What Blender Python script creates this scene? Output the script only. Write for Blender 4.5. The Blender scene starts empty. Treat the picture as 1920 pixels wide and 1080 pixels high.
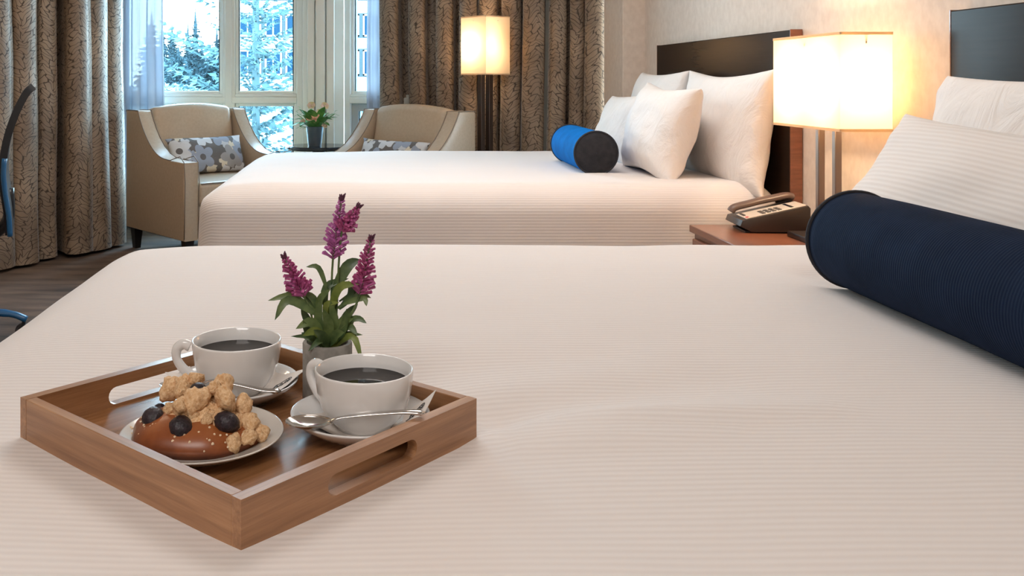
import bpy, bmesh, math, random
from mathutils import Vector, Matrix, noise as mn
C = bpy.context.scene.collection
SC = bpy.context.scene
PI = math.pi
RND = random.Random(7)

# ------------------------------------------------------------------ camera, world, lights
cam_d = bpy.data.cameras.new('camera'); cam = bpy.data.objects.new('camera', cam_d); C.objects.link(cam)
cam.location = (0, 0, 1.04); cam.rotation_euler = (PI/2, 0, 0)
cam_d.sensor_width = 36; cam_d.lens = 36*1750/1920
cam_d.shift_x = 270/1920; cam_d.shift_y = -390/1920
cam_d.clip_start = 0.02; cam_d.clip_end = 600
SC.camera = cam

W = bpy.data.worlds.new('sky'); SC.world = W; W.use_nodes = True
wn = W.node_tree; bg = wn.nodes['Background']
tc = wn.nodes.new('ShaderNodeTexCoord'); sx = wn.nodes.new('ShaderNodeSeparateXYZ')
wr = wn.nodes.new('ShaderNodeValToRGB')
wn.links.new(tc.outputs['Generated'], sx.inputs[0]); wn.links.new(sx.outputs['Z'], wr.inputs[0])
wr.color_ramp.elements[0].position = 0.0; wr.color_ramp.elements[0].color = (0.74, 0.90, 1.0, 1)
wr.color_ramp.elements[1].position = 0.6; wr.color_ramp.elements[1].color = (0.50, 0.74, 1.0, 1)
wn.links.new(wr.outputs[0], bg.inputs['Color']); bg.inputs['Strength'].default_value = 24.0

SC.view_settings.view_transform = 'Standard'; SC.view_settings.look = 'None'
SC.view_settings.exposure = 0.25; SC.view_settings.gamma = 1; SC.view_settings.use_curve_mapping = False

def area(name, loc, rot, sx_, sy_, energy, col, portal=False, spread=None):
    d = bpy.data.lights.new(name, 'AREA'); d.shape = 'RECTANGLE'; d.size = sx_; d.size_y = sy_
    d.energy = energy; d.color = col
    if portal: d.cycles.is_portal = True
    if spread: d.spread = spread
    o = bpy.data.objects.new(name, d); C.objects.link(o); o.location = loc; o.rotation_euler = rot
    return o
def point(name, loc, energy, col, r=0.03):
    d = bpy.data.lights.new(name, 'POINT'); d.energy = energy; d.color = col; d.shadow_soft_size = r
    o = bpy.data.objects.new(name, d); C.objects.link(o); o.location = loc
    return o
WARM = (1.0, 0.72, 0.46)
area('ceiling_fill', (0.2, 3.0, 2.47), (0, 0, 0), 1.3, 1.3, 29, (1.0, 0.94, 0.90))  # added room fill at ceiling height, no fixture is seen there
area('ceiling_fill', (-0.5, -0.7, 2.47), (0, 0, 0), 1.2, 1.0, 28, (1.0, 0.95, 0.91))  # added front fill behind the camera, brightens near bed and camera-facing sides
area('entry_light', (-1.75, 3.7, 2.47), (0, 0, 0), 0.4, 0.4, 8, (1.0, 0.72, 0.45))
area('sky_portal', (-1.1, 6.76, 1.35), (-PI/2, 0, 0), 1.34, 2.1, 1, (1, 1, 1), portal=True)
area('sky_portal', (.17, 6.55, 1.35), (-PI/2, 0, -.518), .64, 2.1, 1, (1, 1, 1), portal=True)

# ------------------------------------------------------------------ materials
def mat(name, base=(.8, .8, .8), rough=.5, metal=0., **kw):
    m = bpy.data.materials.new(name); m.use_nodes = True
    b = m.node_tree.nodes['Principled BSDF']
    b.inputs['Base Color'].default_value = (*base, 1); b.inputs['Roughness'].default_value = rough
    b.inputs['Metallic'].default_value = metal
    for k, v in kw.items():
        b.inputs[k.replace('_', ' ')].default_value = v
    return m
def nd(m, t, **kw):
    n = m.node_tree.nodes.new(t)
    for k, v in kw.items():
        if k in n.inputs: n.inputs[k].default_value = v
        else: setattr(n, k, v)
    return n
def lk(m, a, b): m.node_tree.links.new(a, b)
def bsdf(m): return m.node_tree.nodes['Principled BSDF']
def coords(m, kind='Object', scale=(1, 1, 1), rot=(0, 0, 0)):
    t = nd(m, 'ShaderNodeTexCoord'); mp = nd(m, 'ShaderNodeMapping')
    mp.inputs['Scale'].default_value = scale; mp.inputs['Rotation'].default_value = rot
    lk(m, t.outputs[kind], mp.inputs[0]); return mp.outputs[0]
def noise_n(m, vec, scale, detail=4, rough=.55, dist=0):
    n = nd(m, 'ShaderNodeTexNoise'); n.inputs['Scale'].default_value = scale; n.inputs['Detail'].default_value = detail
    n.inputs['Roughness'].default_value = rough; n.inputs['Distortion'].default_value = dist
    lk(m, vec, n.inputs['Vector']); return n.outputs['Fac']
def ramp(m, fac, stops, interp='LINEAR'):
    r = nd(m, 'ShaderNodeValToRGB'); cr = r.color_ramp; cr.interpolation = interp
    while len(cr.elements) < len(stops): cr.elements.new(.5)
    for e, (p, c) in zip(cr.elements, stops): e.position = p; e.color = (*c, 1)
    lk(m, fac, r.inputs[0]); return r.outputs[0]
def bump(m, h, strength=.3, dist=.002, normal=None):
    b = nd(m, 'ShaderNodeBump'); b.inputs['Strength'].default_value = strength; b.inputs['Distance'].default_value = dist
    lk(m, h, b.inputs['Height'])
    if normal is not None: lk(m, normal, b.inputs['Normal'])
    lk(m, b.outputs[0], bsdf(m).inputs['Normal']); return b.outputs[0]
def math_n(m, op, a, b=None):
    n = nd(m, 'ShaderNodeMath'); n.operation = op
    for i, v in enumerate((a, b)):
        if v is None: continue
        if isinstance(v, (int, float)): n.inputs[i].default_value = v
        else: lk(m, v, n.inputs[i])
    return n.outputs[0]
def mixc(m, fac, a, b, mode='MIX'):
    n = nd(m, 'ShaderNodeMix'); n.data_type = 'RGBA'; n.blend_type = mode
    for i, v in ((0, fac), (6, a), (7, b)):
        if isinstance(v, tuple): n.inputs[i].default_value = (*v, 1)
        elif isinstance(v, (int, float)): n.inputs[i].default_value = v
        else: lk(m, v, n.inputs[i])
    return n.outputs[2]
def noisy(name, c1, c2, scale, rough=.5, stretch=(1, 1, 1), bs=0., bd=.002, detail=4, lo=.35, hi=.65, kind='Object', **kw):
    m = mat(name, c1, rough, **kw); v = coords(m, kind, stretch)
    f = noise_n(m, v, scale, detail)
    lk(m, ramp(m, f, [(lo, c1), (hi, c2)]), bsdf(m).inputs['Base Color'])
    if bs: bump(m, f, bs, bd)
    return m

def linen(name, c1, c2, pitch, attr='rib', bs=.5, kind=None, axis=1):
    """ribbed bed linen: satin / matt woven stripes running across attribute 'rib' (metres)"""
    m = mat(name, c1, .82); b = bsdf(m)
    b.inputs['Sheen Weight'].default_value = .25; b.inputs['Sheen Roughness'].default_value = .5
    a = nd(m, 'ShaderNodeAttribute'); a.attribute_name = attr
    s = math_n(m, 'SINE', math_n(m, 'MULTIPLY', a.outputs['Fac'], 2*PI/pitch))
    h = math_n(m, 'MULTIPLY_ADD', s, .5); h.node.inputs[2].default_value = .5
    sm = math_n(m, 'SMOOTH_MIN', h, .75); sm.node.inputs[2].default_value = .3
    big = noise_n(m, coords(m, 'Object'), 3.0, 3)
    cc = mixc(m, h, c2, c1)
    lk(m, mixc(m, math_n(m, 'MULTIPLY', big, .12), cc, (.62, .52, .46)), b.inputs['Base Color'])
    fine = noise_n(m, coords(m, 'Object', (600, 1400, 1400)), 1.0, 2)
    hh = math_n(m, 'ADD', h, math_n(m, 'MULTIPLY', fine, .25))
    bump(m, hh, bs, .0012)
    return m

M = {}
M['linen'] = linen('white_ribbed_linen', (.80, .75, .725), (.75, .695, .67), .0104, bs=.26)
M['pillow'] = linen('white_striped_pillowcase', (.84, .79, .76), (.76, .70, .66), .0104, bs=.3)
m = noisy('white_cotton_pillowcase', (.84, .79, .76), (.81, .76, .725), 8, .85); M['pillow_plain'] = m
bump(m, noise_n(m, coords(m, 'Object', (1.6, 1, 1)), 5.5, 4, .55, 2.2), .55, .018)
M['wall'] = noisy('beige_wallcovering', (.66, .555, .465), (.73, .625, .53), 38, .75, stretch=(1, 1.0, .8), bs=.15, bd=.001, detail=8)
M['wall_bay'] = noisy('cream_paint', (.78, .77, .68), (.82, .81, .72), 4, .6)
M['ceiling'] = mat('white_ceiling', (.8, .76, .70), .9)
M['frame'] = noisy('cream_window_frame', (.83, .84, .77), (.87, .88, .81), 5, .38)
M['sash'] = mat('grey_window_sash', (.42, .44, .44), .4)
M['gasket'] = mat('dark_gasket', (.02, .05, .06), .5)
M['base'] = mat('dark_baseboard', (.03, .02, .015), .45)
m = noisy('brown_carpet', (.055, .036, .026), (.20, .125, .085), 5, .95, stretch=(.5, 2.4, 1), bs=.6, bd=.004, detail=8, lo=.3, hi=.72); M['carpet'] = m
def darkwood(name, a, b_, rough, coat):
    m = mat(name, a, rough); v = coords(m, 'Object', (3, 3, 26))
    v2 = coords(m, 'Object', (3, 1.2, 22))
    f = noise_n(m, v2, 4, 8, .6)
    lk(m, ramp(m, f, [(.3, a), (.7, b_)]), bsdf(m).inputs['Base Color'])
    bsdf(m).inputs['Coat Weight'].default_value = coat; bsdf(m).inputs['Coat Roughness'].default_value = .2
    return m
M['espresso'] = darkwood('espresso_veneer', (.026, .016, .011), (.031, .019, .013), .2, 0); bsdf(M['espresso']).inputs['Specular IOR Level'].default_value = .035
M['cherry'] = darkwood('reddish_brown_wood', (.16, .055, .028), (.26, .095, .05), .32, .4)
M['blackleg'] = mat('dark_stained_leg', (.012, .01, .01), .4)
# bamboo: grain along local x
def bamboo(name, a, b_, c, rough=.42, coat=.15):
    m = mat(name, a, rough); v = coords(m, 'Object', (6, 150, 150))
    f = noise_n(m, v, 1.0, 5, .6)
    strips = nd(m, 'ShaderNodeTexVoronoi'); strips.inputs['Scale'].default_value = 1
    lk(m, coords(m, 'Object', (5.5, 48, 70)), strips.inputs['Vector'])
    sv = nd(m, 'ShaderNodeSeparateColor'); lk(m, strips.outputs['Color'], sv.inputs[0])
    col = ramp(m, f, [(.3, a), (.55, b_), (.75, c)])
    col = mixc(m, math_n(m, 'MULTIPLY', sv.outputs[0], .35), col, a)
    lk(m, col, bsdf(m).inputs['Base Color'])
    bump(m, f, .12, .0006)
    bsdf(m).inputs['Coat Weight'].default_value = coat; bsdf(m).inputs['Coat Roughness'].default_value = .25
    return m
M['bamboo'] = bamboo('bamboo_wood', (.25, .115, .05), (.41, .205, .095), (.51, .285, .145), .36, .3)
M['bamboo_floor'] = bamboo('bamboo_board', (.20, .085, .03), (.31, .14, .055), (.38, .18, .08), .2, .6)
M['china'] = mat('white_glazed_china', (.82, .82, .82), .12, Coat_Weight=.5, Coat_Roughness=.05)
M['plate'] = mat('ivory_glazed_china', (.62, .58, .53), .16, Coat_Weight=.4)
M['coffee'] = mat('black_coffee', (.008, .004, .003), .04, Specular_IOR_Level=.22)
M['steel'] = mat('polished_steel', (.62, .60, .58), .16, 1.0)
M['paper'] = noisy('white_paper', (.74, .68, .63), (.78, .72, .67), 40, .8)
M['ink'] = mat('black_print', (.015, .012, .012), .6)
M['concrete'] = noisy('grey_concrete', (.20, .19, .175), (.33, .315, .29), 60, .85, bs=.5, bd=.001, detail=8)
M['soil'] = noisy('dark_soil', (.01, .008, .006), (.04, .03, .02), 200, .95, bs=1, bd=.003)
def leafmat(name, a, b_):
    m = noisy(name, a, b_, 60, .4, lo=.35, hi=.7); bsdf(m).inputs['Subsurface Weight'].default_value = 0
    return m
M['leaf'] = leafmat('green_leaf', (.04, .085, .03), (.14, .20, .07))
M['leaf2'] = leafmat('yellow_green_leaf', (.12, .17, .03), (.22, .27, .06))
M['leaf3'] = leafmat('light_green_leaf', (.07, .12, .035), (.17, .235, .08))
M['floret'] = noisy('magenta_floret', (.42, .07, .20), (.52, .14, .36), 50, .6)
M['floret2'] = noisy('violet_floret', (.44, .11, .38), (.56, .19, .46), 50, .6)
M['bud'] = mat('dark_purple_bud', (.09, .02, .05), .6)
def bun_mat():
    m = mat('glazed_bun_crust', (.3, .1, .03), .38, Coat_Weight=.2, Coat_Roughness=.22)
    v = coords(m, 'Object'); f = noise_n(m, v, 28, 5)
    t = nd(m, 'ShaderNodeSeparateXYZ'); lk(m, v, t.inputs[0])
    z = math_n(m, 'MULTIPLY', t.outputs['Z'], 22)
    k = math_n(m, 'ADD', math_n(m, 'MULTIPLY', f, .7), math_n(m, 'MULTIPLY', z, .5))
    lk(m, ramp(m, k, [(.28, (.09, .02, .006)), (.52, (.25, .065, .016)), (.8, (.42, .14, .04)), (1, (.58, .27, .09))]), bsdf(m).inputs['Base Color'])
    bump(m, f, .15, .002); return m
M['bun'] = bun_mat()
M['crumb'] = noisy('streusel_crumb', (.66, .37, .17), (.92, .66, .40), 3.2, .9, bs=1.0, bd=.0022, detail=6)
M['crumb2'] = noisy('streusel_base', (.66, .37, .17), (.92, .66, .40), 320, .9, bs=1.0, bd=.0022)
M['berry'] = noisy('dark_berry', (.006, .005, .008), (.035, .022, .032), 260, .42, bs=.9, bd=.0016)
M['sugar'] = mat('pearl_sugar', (.85, .68, .48), .5)
def velvet(name, c1, c2, sheen, ribs=None):
    m = mat(name, c1, .8); b = bsdf(m); b.inputs['Specular IOR Level'].default_value = .04
    b.inputs['Sheen Weight'].default_value = sheen; b.inputs['Sheen Roughness'].default_value = .4
    b.inputs['Sheen Tint'].default_value = (*c2, 1)
    f = noise_n(m, coords(m, 'Object'), 14, 6)
    lk(m, ramp(m, f, [(.3, c1), (.75, tuple(x*1.5 for x in c1))]), b.inputs['Base Color'])
    w = nd(m, 'ShaderNodeTexWave'); w.wave_type = 'BANDS'; w.bands_direction = 'Z'
    w.inputs['Scale'].default_value = 55; w.inputs['Distortion'].default_value = .4
    lk(m, coords(m, 'Object'), w.inputs['Vector'])
    bump(m, w.outputs['Fac'], .35, .0012)
    return m
M['navy'] = velvet('navy_velvet', (.008, .0145, .033), (.2, .4, .8), .02)
M['blue'] = velvet('blue_velvet', (.002, .12, .40), (.1, .5, 1.0), .03)
M['navy_trim'] = mat('dark_navy_piping', (.010, .010, .016), .7)
M['black_cloth'] = noisy('black_velvet_end', (.010, .010, .014), (.020, .020, .026), 40, .9)
M['chair_fabric'] = noisy('champagne_upholstery', (.47, .355, .245), (.51, .39, .275), 60, .34, bs=.12, bd=.001, detail=6)
M['piping'] = mat('dark_chair_piping', (.22, .165, .12), .5)
def shade_mat():
    m = bpy.data.materials.new('ivory_lamp_fabric'); m.use_nodes = True; nt = m.node_tree
    nt.nodes.remove(nt.nodes['Principled BSDF']); out = nt.nodes['Material Output']
    d = nt.nodes.new('ShaderNodeBsdfDiffuse'); d.inputs[0].default_value = (.80, .68, .52, 1)
    t = nt.nodes.new('ShaderNodeBsdfTranslucent'); t.inputs[0].default_value = (.86, .72, .52, 1)
    mx = nt.nodes.new('ShaderNodeMixShader'); mx.inputs[0].default_value = .55
    nt.links.new(d.outputs[0], mx.inputs[1]); nt.links.new(t.outputs[0], mx.inputs[2])
    nt.links.new(mx.outputs[0], out.inputs[0]); return m
M['shade'] = shade_mat()
M['bulb'] = mat('glowing_bulb', (1, .9, .7), .3, Emission_Color=(1, .78, .48, 1), Emission_Strength=6)
M['bronze'] = mat('dark_bronze_metal', (.07, .05, .042), .4, .75)
M['bronze_l'] = mat('satin_bronze_metal', (.26, .20, .17), .35, .8)
M['phone'] = mat('dark_grey_plastic', (.035, .026, .022), .38)
M['phone_face'] = mat('light_grey_plastic', (.50, .44, .38), .4)
M['phone_red'] = mat('red_mark', (.5, .05, .06), .5)
M['handset'] = mat('brown_grey_plastic', (.11, .07, .055), .33)
M['plastic_blk'] = mat('black_plastic', (.01, .012, .016), .3)
M['plastic_blue'] = mat('blue_plastic', (.01, .10, .25), .3)
M['potgrey'] = noisy('blue_grey_pot', (.06, .085, .11), (.10, .12, .14), 8, .35)
M['petal'] = noisy('peach_petal', (.75, .33, .20), (.85, .55, .40), 60, .6)
M['petal_p'] = noisy('cream_pink_petal', (.70, .48, .42), (.6, .5, .25), 60, .6)
M['leaf_b'] = noisy('bright_leaf', (.05, .20, .04), (.16, .36, .08), 40, .5)
M['tabletop'] = mat('dark_glossy_table', (.02, .022, .03), .15)
def glass():
    m = bpy.data.materials.new('window_glass'); m.use_nodes = True; nt = m.node_tree
    nt.nodes.remove(nt.nodes['Principled BSDF']); out = nt.nodes['Material Output']
    t = nt.nodes.new('ShaderNodeBsdfTransparent'); t.inputs[0].default_value = (.90, .98, .99, 1)
    g = nt.nodes.new('ShaderNodeBsdfGlossy'); g.inputs['Roughness'].default_value = .02
    lw = nt.nodes.new('ShaderNodeFresnel'); lw.inputs[0].default_value = 1.3
    mx = nt.nodes.new('ShaderNodeMixShader')
    nt.links.new(lw.outputs[0], mx.inputs[0]); nt.links.new(t.outputs[0], mx.inputs[1]); nt.links.new(g.outputs[0], mx.inputs[2])
    nt.links.new(mx.outputs[0], out.inputs[0]); return m
M['glass'] = glass()
def sheer():
    m = bpy.data.materials.new('sheer_voile'); m.use_nodes = True; nt = m.node_tree
    nt.nodes.remove(nt.nodes['Principled BSDF']); out = nt.nodes['Material Output']
    t = nt.nodes.new('ShaderNodeBsdfTransparent')
    d = nt.nodes.new('ShaderNodeBsdfDiffuse'); d.inputs[0].default_value = (.80, .84, .92, 1)
    l = nt.nodes.new('ShaderNodeBsdfTranslucent'); l.inputs[0].default_value = (.105, .118, .145, 1)
    a = nt.nodes.new('ShaderNodeMixShader'); a.inputs[0].default_value = .55
    b = nt.nodes.new('ShaderNodeMixShader'); b.inputs[0].default_value = .975
    nt.links.new(d.outputs[0], a.inputs[1]); nt.links.new(l.outputs[0], a.inputs[2])
    nt.links.new(t.outputs[0], b.inputs[1]); nt.links.new(a.outputs[0], b.inputs[2])
    nt.links.new(b.outputs[0], out.inputs[0]); return m
M['sheer'] = sheer()
def drape_mat():
    m = mat('leaf_pattern_drape', (.2, .14, .09), .48); b = bsdf(m)
    b.inputs['Sheen Weight'].default_value = .3; b.inputs['Sheen Roughness'].default_value = .35
    v = coords(m, 'UV', (1, 1, 1))
    nz = nd(m, 'ShaderNodeTexNoise'); nz.inputs['Scale'].default_value = 7; nz.inputs['Detail'].default_value = 2
    lk(m, v, nz.inputs['Vector'])
    off = nd(m, 'ShaderNodeVectorMath'); off.operation = 'MULTIPLY_ADD'
    lk(m, nz.outputs['Color'], off.inputs[0]); off.inputs[1].default_value = (.10, .10, 0); lk(m, v, off.inputs[2])
    # slanting leaf cells, direction flips from column to column like fronds
    sp = nd(m, 'ShaderNodeSeparateXYZ'); lk(m, off.outputs[0], sp.inputs[0])
    tri = math_n(m, 'PINGPONG', sp.outputs['X'], .075)
    yy = math_n(m, 'SUBTRACT', sp.outputs['Y'], math_n(m, 'MULTIPLY', tri, .75))
    cb = nd(m, 'ShaderNodeCombineXYZ')
    lk(m, math_n(m, 'MULTIPLY', sp.outputs['X'], 16), cb.inputs[0]); lk(m, math_n(m, 'MULTIPLY', yy, 40), cb.inputs[1])
    vo = nd(m, 'ShaderNodeTexVoronoi'); vo.feature = 'DISTANCE_TO_EDGE'; vo.voronoi_dimensions = '2D'
    vo.inputs['Scale'].default_value = 1.0; vo.inputs['Randomness'].default_value = .8
    lk(m, cb.outputs[0], vo.inputs['Vector'])
    line = ramp(m, vo.outputs['Distance'], [(.025, (0, 0, 0)), (.085, (1, 1, 1))])
    var = noise_n(m, v, 3.5, 3)
    leaf = ramp(m, var, [(.35, (.20, .14, .095)), (.65, (.34, .25, .175))])
    lk(m, mixc(m, line, (.055, .037, .026), leaf), b.inputs['Base Color'])
    rr = ramp(m, line, [(0, (.7, .7, .7)), (1, (.42, .42, .42))]); lk(m, rr, b.inputs['Roughness'])
    fl = noise_n(m, coords(m, 'UV', (400, 400, 1)), 1, 2)
    bump(m, math_n(m, 'ADD', line, math_n(m, 'MULTIPLY', fl, .4)), .3, .002)
    return m
M['drape'] = drape_mat()
def floral():
    m = mat('floral_print', (.2, .18, .17), .75); b = bsdf(m)
    v = coords(m, 'Object', (1, 1, .02))
    def layer(scale, seed, thr):
        mp = nd(m, 'ShaderNodeMapping'); mp.inputs['Location'].default_value = (seed, seed*1.7, 0); lk(m, v, mp.inputs[0])
        vo = nd(m, 'ShaderNodeTexVoronoi'); vo.voronoi_dimensions = '2D'; vo.inputs['Scale'].default_value = scale; vo.inputs['Randomness'].default_value = .7
        lk(m, mp.outputs[0], vo.inputs['Vector'])
        # petal outline: radius modulated by angle
        df = nd(m, 'ShaderNodeVectorMath'); df.operation = 'SUBTRACT'
        sc_ = nd(m, 'ShaderNodeVectorMath'); sc_.operation = 'SCALE'; sc_.inputs['Scale'].default_value = 1.0
        lk(m, mp.outputs[0], sc_.inputs[0]); lk(m, sc_.outputs[0], df.inputs[0]); lk(m, vo.outputs['Position'], df.inputs[1])
        s = nd(m, 'ShaderNodeSeparateXYZ'); lk(m, df.outputs[0], s.inputs[0])
        ang = math_n(m, 'ARCTAN2', s.outputs['Y'], s.outputs['X'])
        pet = math_n(m, 'ABSOLUTE', math_n(m, 'SINE', math_n(m, 'MULTIPLY', ang, 2.5)))
        r = math_n(m, 'MULTIPLY', vo.outputs['Distance'], 1.0)
        lim = math_n(m, 'MULTIPLY_ADD', pet, thr*.45); lim.node.inputs[2].default_value = thr*.6
        mask = math_n(m, 'LESS_THAN', r, lim)
        core = math_n(m, 'LESS_THAN', r, thr*.25)
        sc2 = nd(m, 'ShaderNodeSeparateColor'); lk(m, vo.outputs['Color'], sc2.inputs[0])
        return mask, core, sc2.outputs[0]
    m1, c1, k1 = layer(6.5, .4, .52)
    m2, c2, k2 = layer(11, 3.3, .42)
    pal1 = ramp(m, k1, [(0, (.30, .33, .40)), (.35, (.62, .62, .63)), (.6, (.33, .31, .30)), (.8, (.42, .47, .58))], 'CONSTANT')
    pal2 = ramp(m, k2, [(0, (.68, .60, .46)), (.4, (.14, .12, .11)), (.6, (.55, .55, .56)), (.85, (.32, .36, .45))], 'CONSTANT')
    base = mixc(m, m2, (.13, .115, .105), pal2)
    base = mixc(m, m1, base, pal1)
    base = mixc(m, c1, base, (.12, .11, .11))
    lk(m, base, b.inputs['Base Color']); return m
M['floral'] = floral()
# outside
M['needle'] = noisy('blue_green_needles', (.004, .026, .030), (.020, .06, .07), 1.3, .8, lo=.3, hi=.7)
M['needle_f'] = noisy('pale_frosted_needles', (.007, .042, .052), (.060, .115, .13), .9, .8, lo=.35, hi=.7)
M['needle_d'] = noisy('dark_distant_needles', (.003, .022, .030), (.014, .050, .065), .25, .8, lo=.35, hi=.7)
M['bark'] = noisy('grey_blue_bark', (.02, .05, .06), (.05, .09, .10), 3, .9)
M['snow'] = noisy('snowy_ground', (.34, .40, .42), (.14, .22, .22), .25, .9, lo=.45, hi=.75)
M['facade'] = noisy('white_stucco', (.36, .37, .37), (.40, .41, .41), .6, .8)
M['facade_g'] = mat('pale_grey_panel', (.035, .05, .055), .7, Specular_IOR_Level=.1)
M['dark_pane'] = mat('blue_dark_pane', (.006, .024, .045), .4, Specular_IOR_Level=.02)
M['shrub'] = noisy('frosted_shrub', (.025, .07, .08), (.15, .21, .22), 1.0, .85, lo=.35, hi=.65)

# ------------------------------------------------------------------ geometry helpers
def link(o, parent=None):
    C.objects.link(o)
    if parent is not None: o.parent = parent
    return o
def obj(name, geo, m, parent=None, loc=(0, 0, 0), rot=(0, 0, 0), smooth=None, rib=None, uv=None, mats=None, midx=None):
    me = bpy.data.meshes.new(name)
    if isinstance(geo, bmesh.types.BMesh): geo.to_mesh(me); geo.free()
    else: me.from_pydata([tuple(v) for v in geo[0]], [], geo[1])
    me.update()
    if mats: 
        for x in mats: me.materials.append(M[x])
        if midx: me.polygons.foreach_set('material_index', midx)
    else: me.materials.append(M[m])
    if smooth is not None:
        me.shade_smooth()
        if smooth < 179: me.set_sharp_from_angle(angle=math.radians(smooth))
    if rib is not None:
        a = me.attributes.new('rib', 'FLOAT', 'POINT'); a.data.foreach_set('value', rib)
    if uv is not None:
        l = me.uv_layers.new(name='UVMap'); vi = [0]*len(me.loops); me.loops.foreach_get('vertex_index', vi)
        flat = []
        for i in vi: flat += uv[i]
        l.data.foreach_set('uv', flat)
    o = bpy.data.objects.new(name, me); o.location = loc; o.rotation_euler = rot
    return link(o, parent)
def tag(o, label=None, cat=None, group=None, kind=None):
    for k, v in (('label', label), ('category', cat), ('group', group), ('kind', kind)):
        if v: o[k] = v
    return o
def thing(name, label, cat, loc=(0, 0, 0), rot=(0, 0, 0), group=None):
    o = bpy.data.objects.new(name, None); o.location = loc; o.rotation_euler = rot; o.empty_display_size = .05
    link(o); return tag(o, label, cat, group)
def struct(name, geo, m, parent=None, **kw):
    o = obj(name, geo, m, parent, **kw)
    if parent is None: o['kind'] = 'structure'
    return o
def copy_tree(o, parent=None):
    c = o.copy(); C.objects.link(c)
    if parent is not None: c.parent = parent
    for ch in list(o.children): copy_tree(ch, c)
    return c
def join(*gs):
    V, F = [], []
    for v, f in gs:
        k = len(V); V += [tuple(x) for x in v]; F += [tuple(i+k for i in q) for q in f]
    return V, F
def xf(g, mtx): return [tuple(mtx @ Vector(v)) for v in g[0]], g[1]
def mv(g, x, y, z): return [(a+x, b+y, c+z) for a, b, c in g[0]], g[1]
def bm_geo(bm):
    bm.verts.index_update(); g = ([tuple(v.co) for v in bm.verts], [tuple(v.index for v in f.verts) for f in bm.faces]); bm.free(); return g
def box(x0, x1, y0, y1, z0, z1, bev=0, seg=2):
    bm = bmesh.new(); bmesh.ops.create_cube(bm, size=1)
    for v in bm.verts: v.co = Vector(((x0+x1)/2+v.co.x*(x1-x0), (y0+y1)/2+v.co.y*(y1-y0), (z0+z1)/2+v.co.z*(z1-z0)))
    if bev: bmesh.ops.bevel(bm, geom=bm.edges[:], offset=bev, segments=seg, affect='EDGES', profile=.5)
    return bm_geo(bm)
def lathe(prof, n=48, cap=False):
    V, F = [], []
    for r, z in prof:
        for k in range(n):
            a = 2*PI*k/n; V.append((r*math.cos(a), r*math.sin(a), z))
    for i in range(len(prof)-1):
        for k in range(n):
            k2 = (k+1) % n; F.append((i*n+k, i*n+k2, (i+1)*n+k2, (i+1)*n+k))
    if cap:
        F.append(tuple(range(n))[::-1]); F.append(tuple((len(prof)-1)*n+k for k in range(n)))
    return V, F
def tube(pts, radii, n=8, flat=1.0, cap=True, up=None):
    pts = [Vector(p) for p in pts]
    if isinstance(radii, (int, float)): radii = [radii]*len(pts)
    V, F = [], []; prev = None
    for i, p in enumerate(pts):
        t = (pts[min(i+1, len(pts)-1)]-pts[max(i-1, 0)]).normalized()
        if prev is None:
            u = Vector(up) if up else (Vector((0, 0, 1)) if abs(t.z) < .9 else Vector((1, 0, 0)))
        else: u = prev
        u = (u - t*u.dot(t)).normalized(); prev = u; s = t.cross(u)
        for k in range(n):
            a = 2*PI*k/n; V.append(tuple(p + s*math.cos(a)*radii[i] + u*math.sin(a)*radii[i]*flat))
    for i in range(len(pts)-1):
        for k in range(n):
            k2 = (k+1) % n; F.append((i*n+k, i*n+k2, (i+1)*n+k2, (i+1)*n+k))
    if cap:
        F.append(tuple(range(n))[::-1]); F.append(tuple((len(pts)-1)*n+k for k in range(n)))
    return V, F
def prism(poly, d0, d1, axis='x', bev=0, seg=2):
    """polygon in the plane across `axis`, extruded from d0 to d1"""
    bm = bmesh.new()
    def P(a, b, d): return {'x': (d, a, b), 'y': (a, d, b), 'z': (a, b, d)}[axis]
    v0 = [bm.verts.new(P(a, b, d0)) for a, b in poly]; v1 = [bm.verts.new(P(a, b, d1)) for a, b in poly]
    n = len(poly); f0 = bm.faces.new(v0); f1 = bm.faces.new(v1[::-1])
    for i in range(n): bm.faces.new((v0[i], v1[i], v1[(i+1) % n], v0[(i+1) % n]))
    bmesh.ops.recalc_face_normals(bm, faces=bm.faces[:])
    if bev:
        es = [e for e in bm.edges if (e in f0.edges or e in f1.edges)]
        bmesh.ops.bevel(bm, geom=es, offset=bev, segments=seg, affect='EDGES', profile=.5)
    return bm_geo(bm)
def catmull(pts, n=8):
    pts = [Vector(p) for p in pts]; out = []
    P = [pts[0]*2-pts[1]] + pts + [pts[-1]*2-pts[-2]]
    for i in range(1, len(P)-2):
        for k in range(n):
            t = k/n; a, b, c, d = P[i-1], P[i], P[i+1], P[i+2]
            out.append(.5*((2*b)+(c-a)*t+(2*a-5*b+4*c-d)*t*t+(3*b-a-3*c+d)*t**3))
    out.append(pts[-1]); return out
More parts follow.
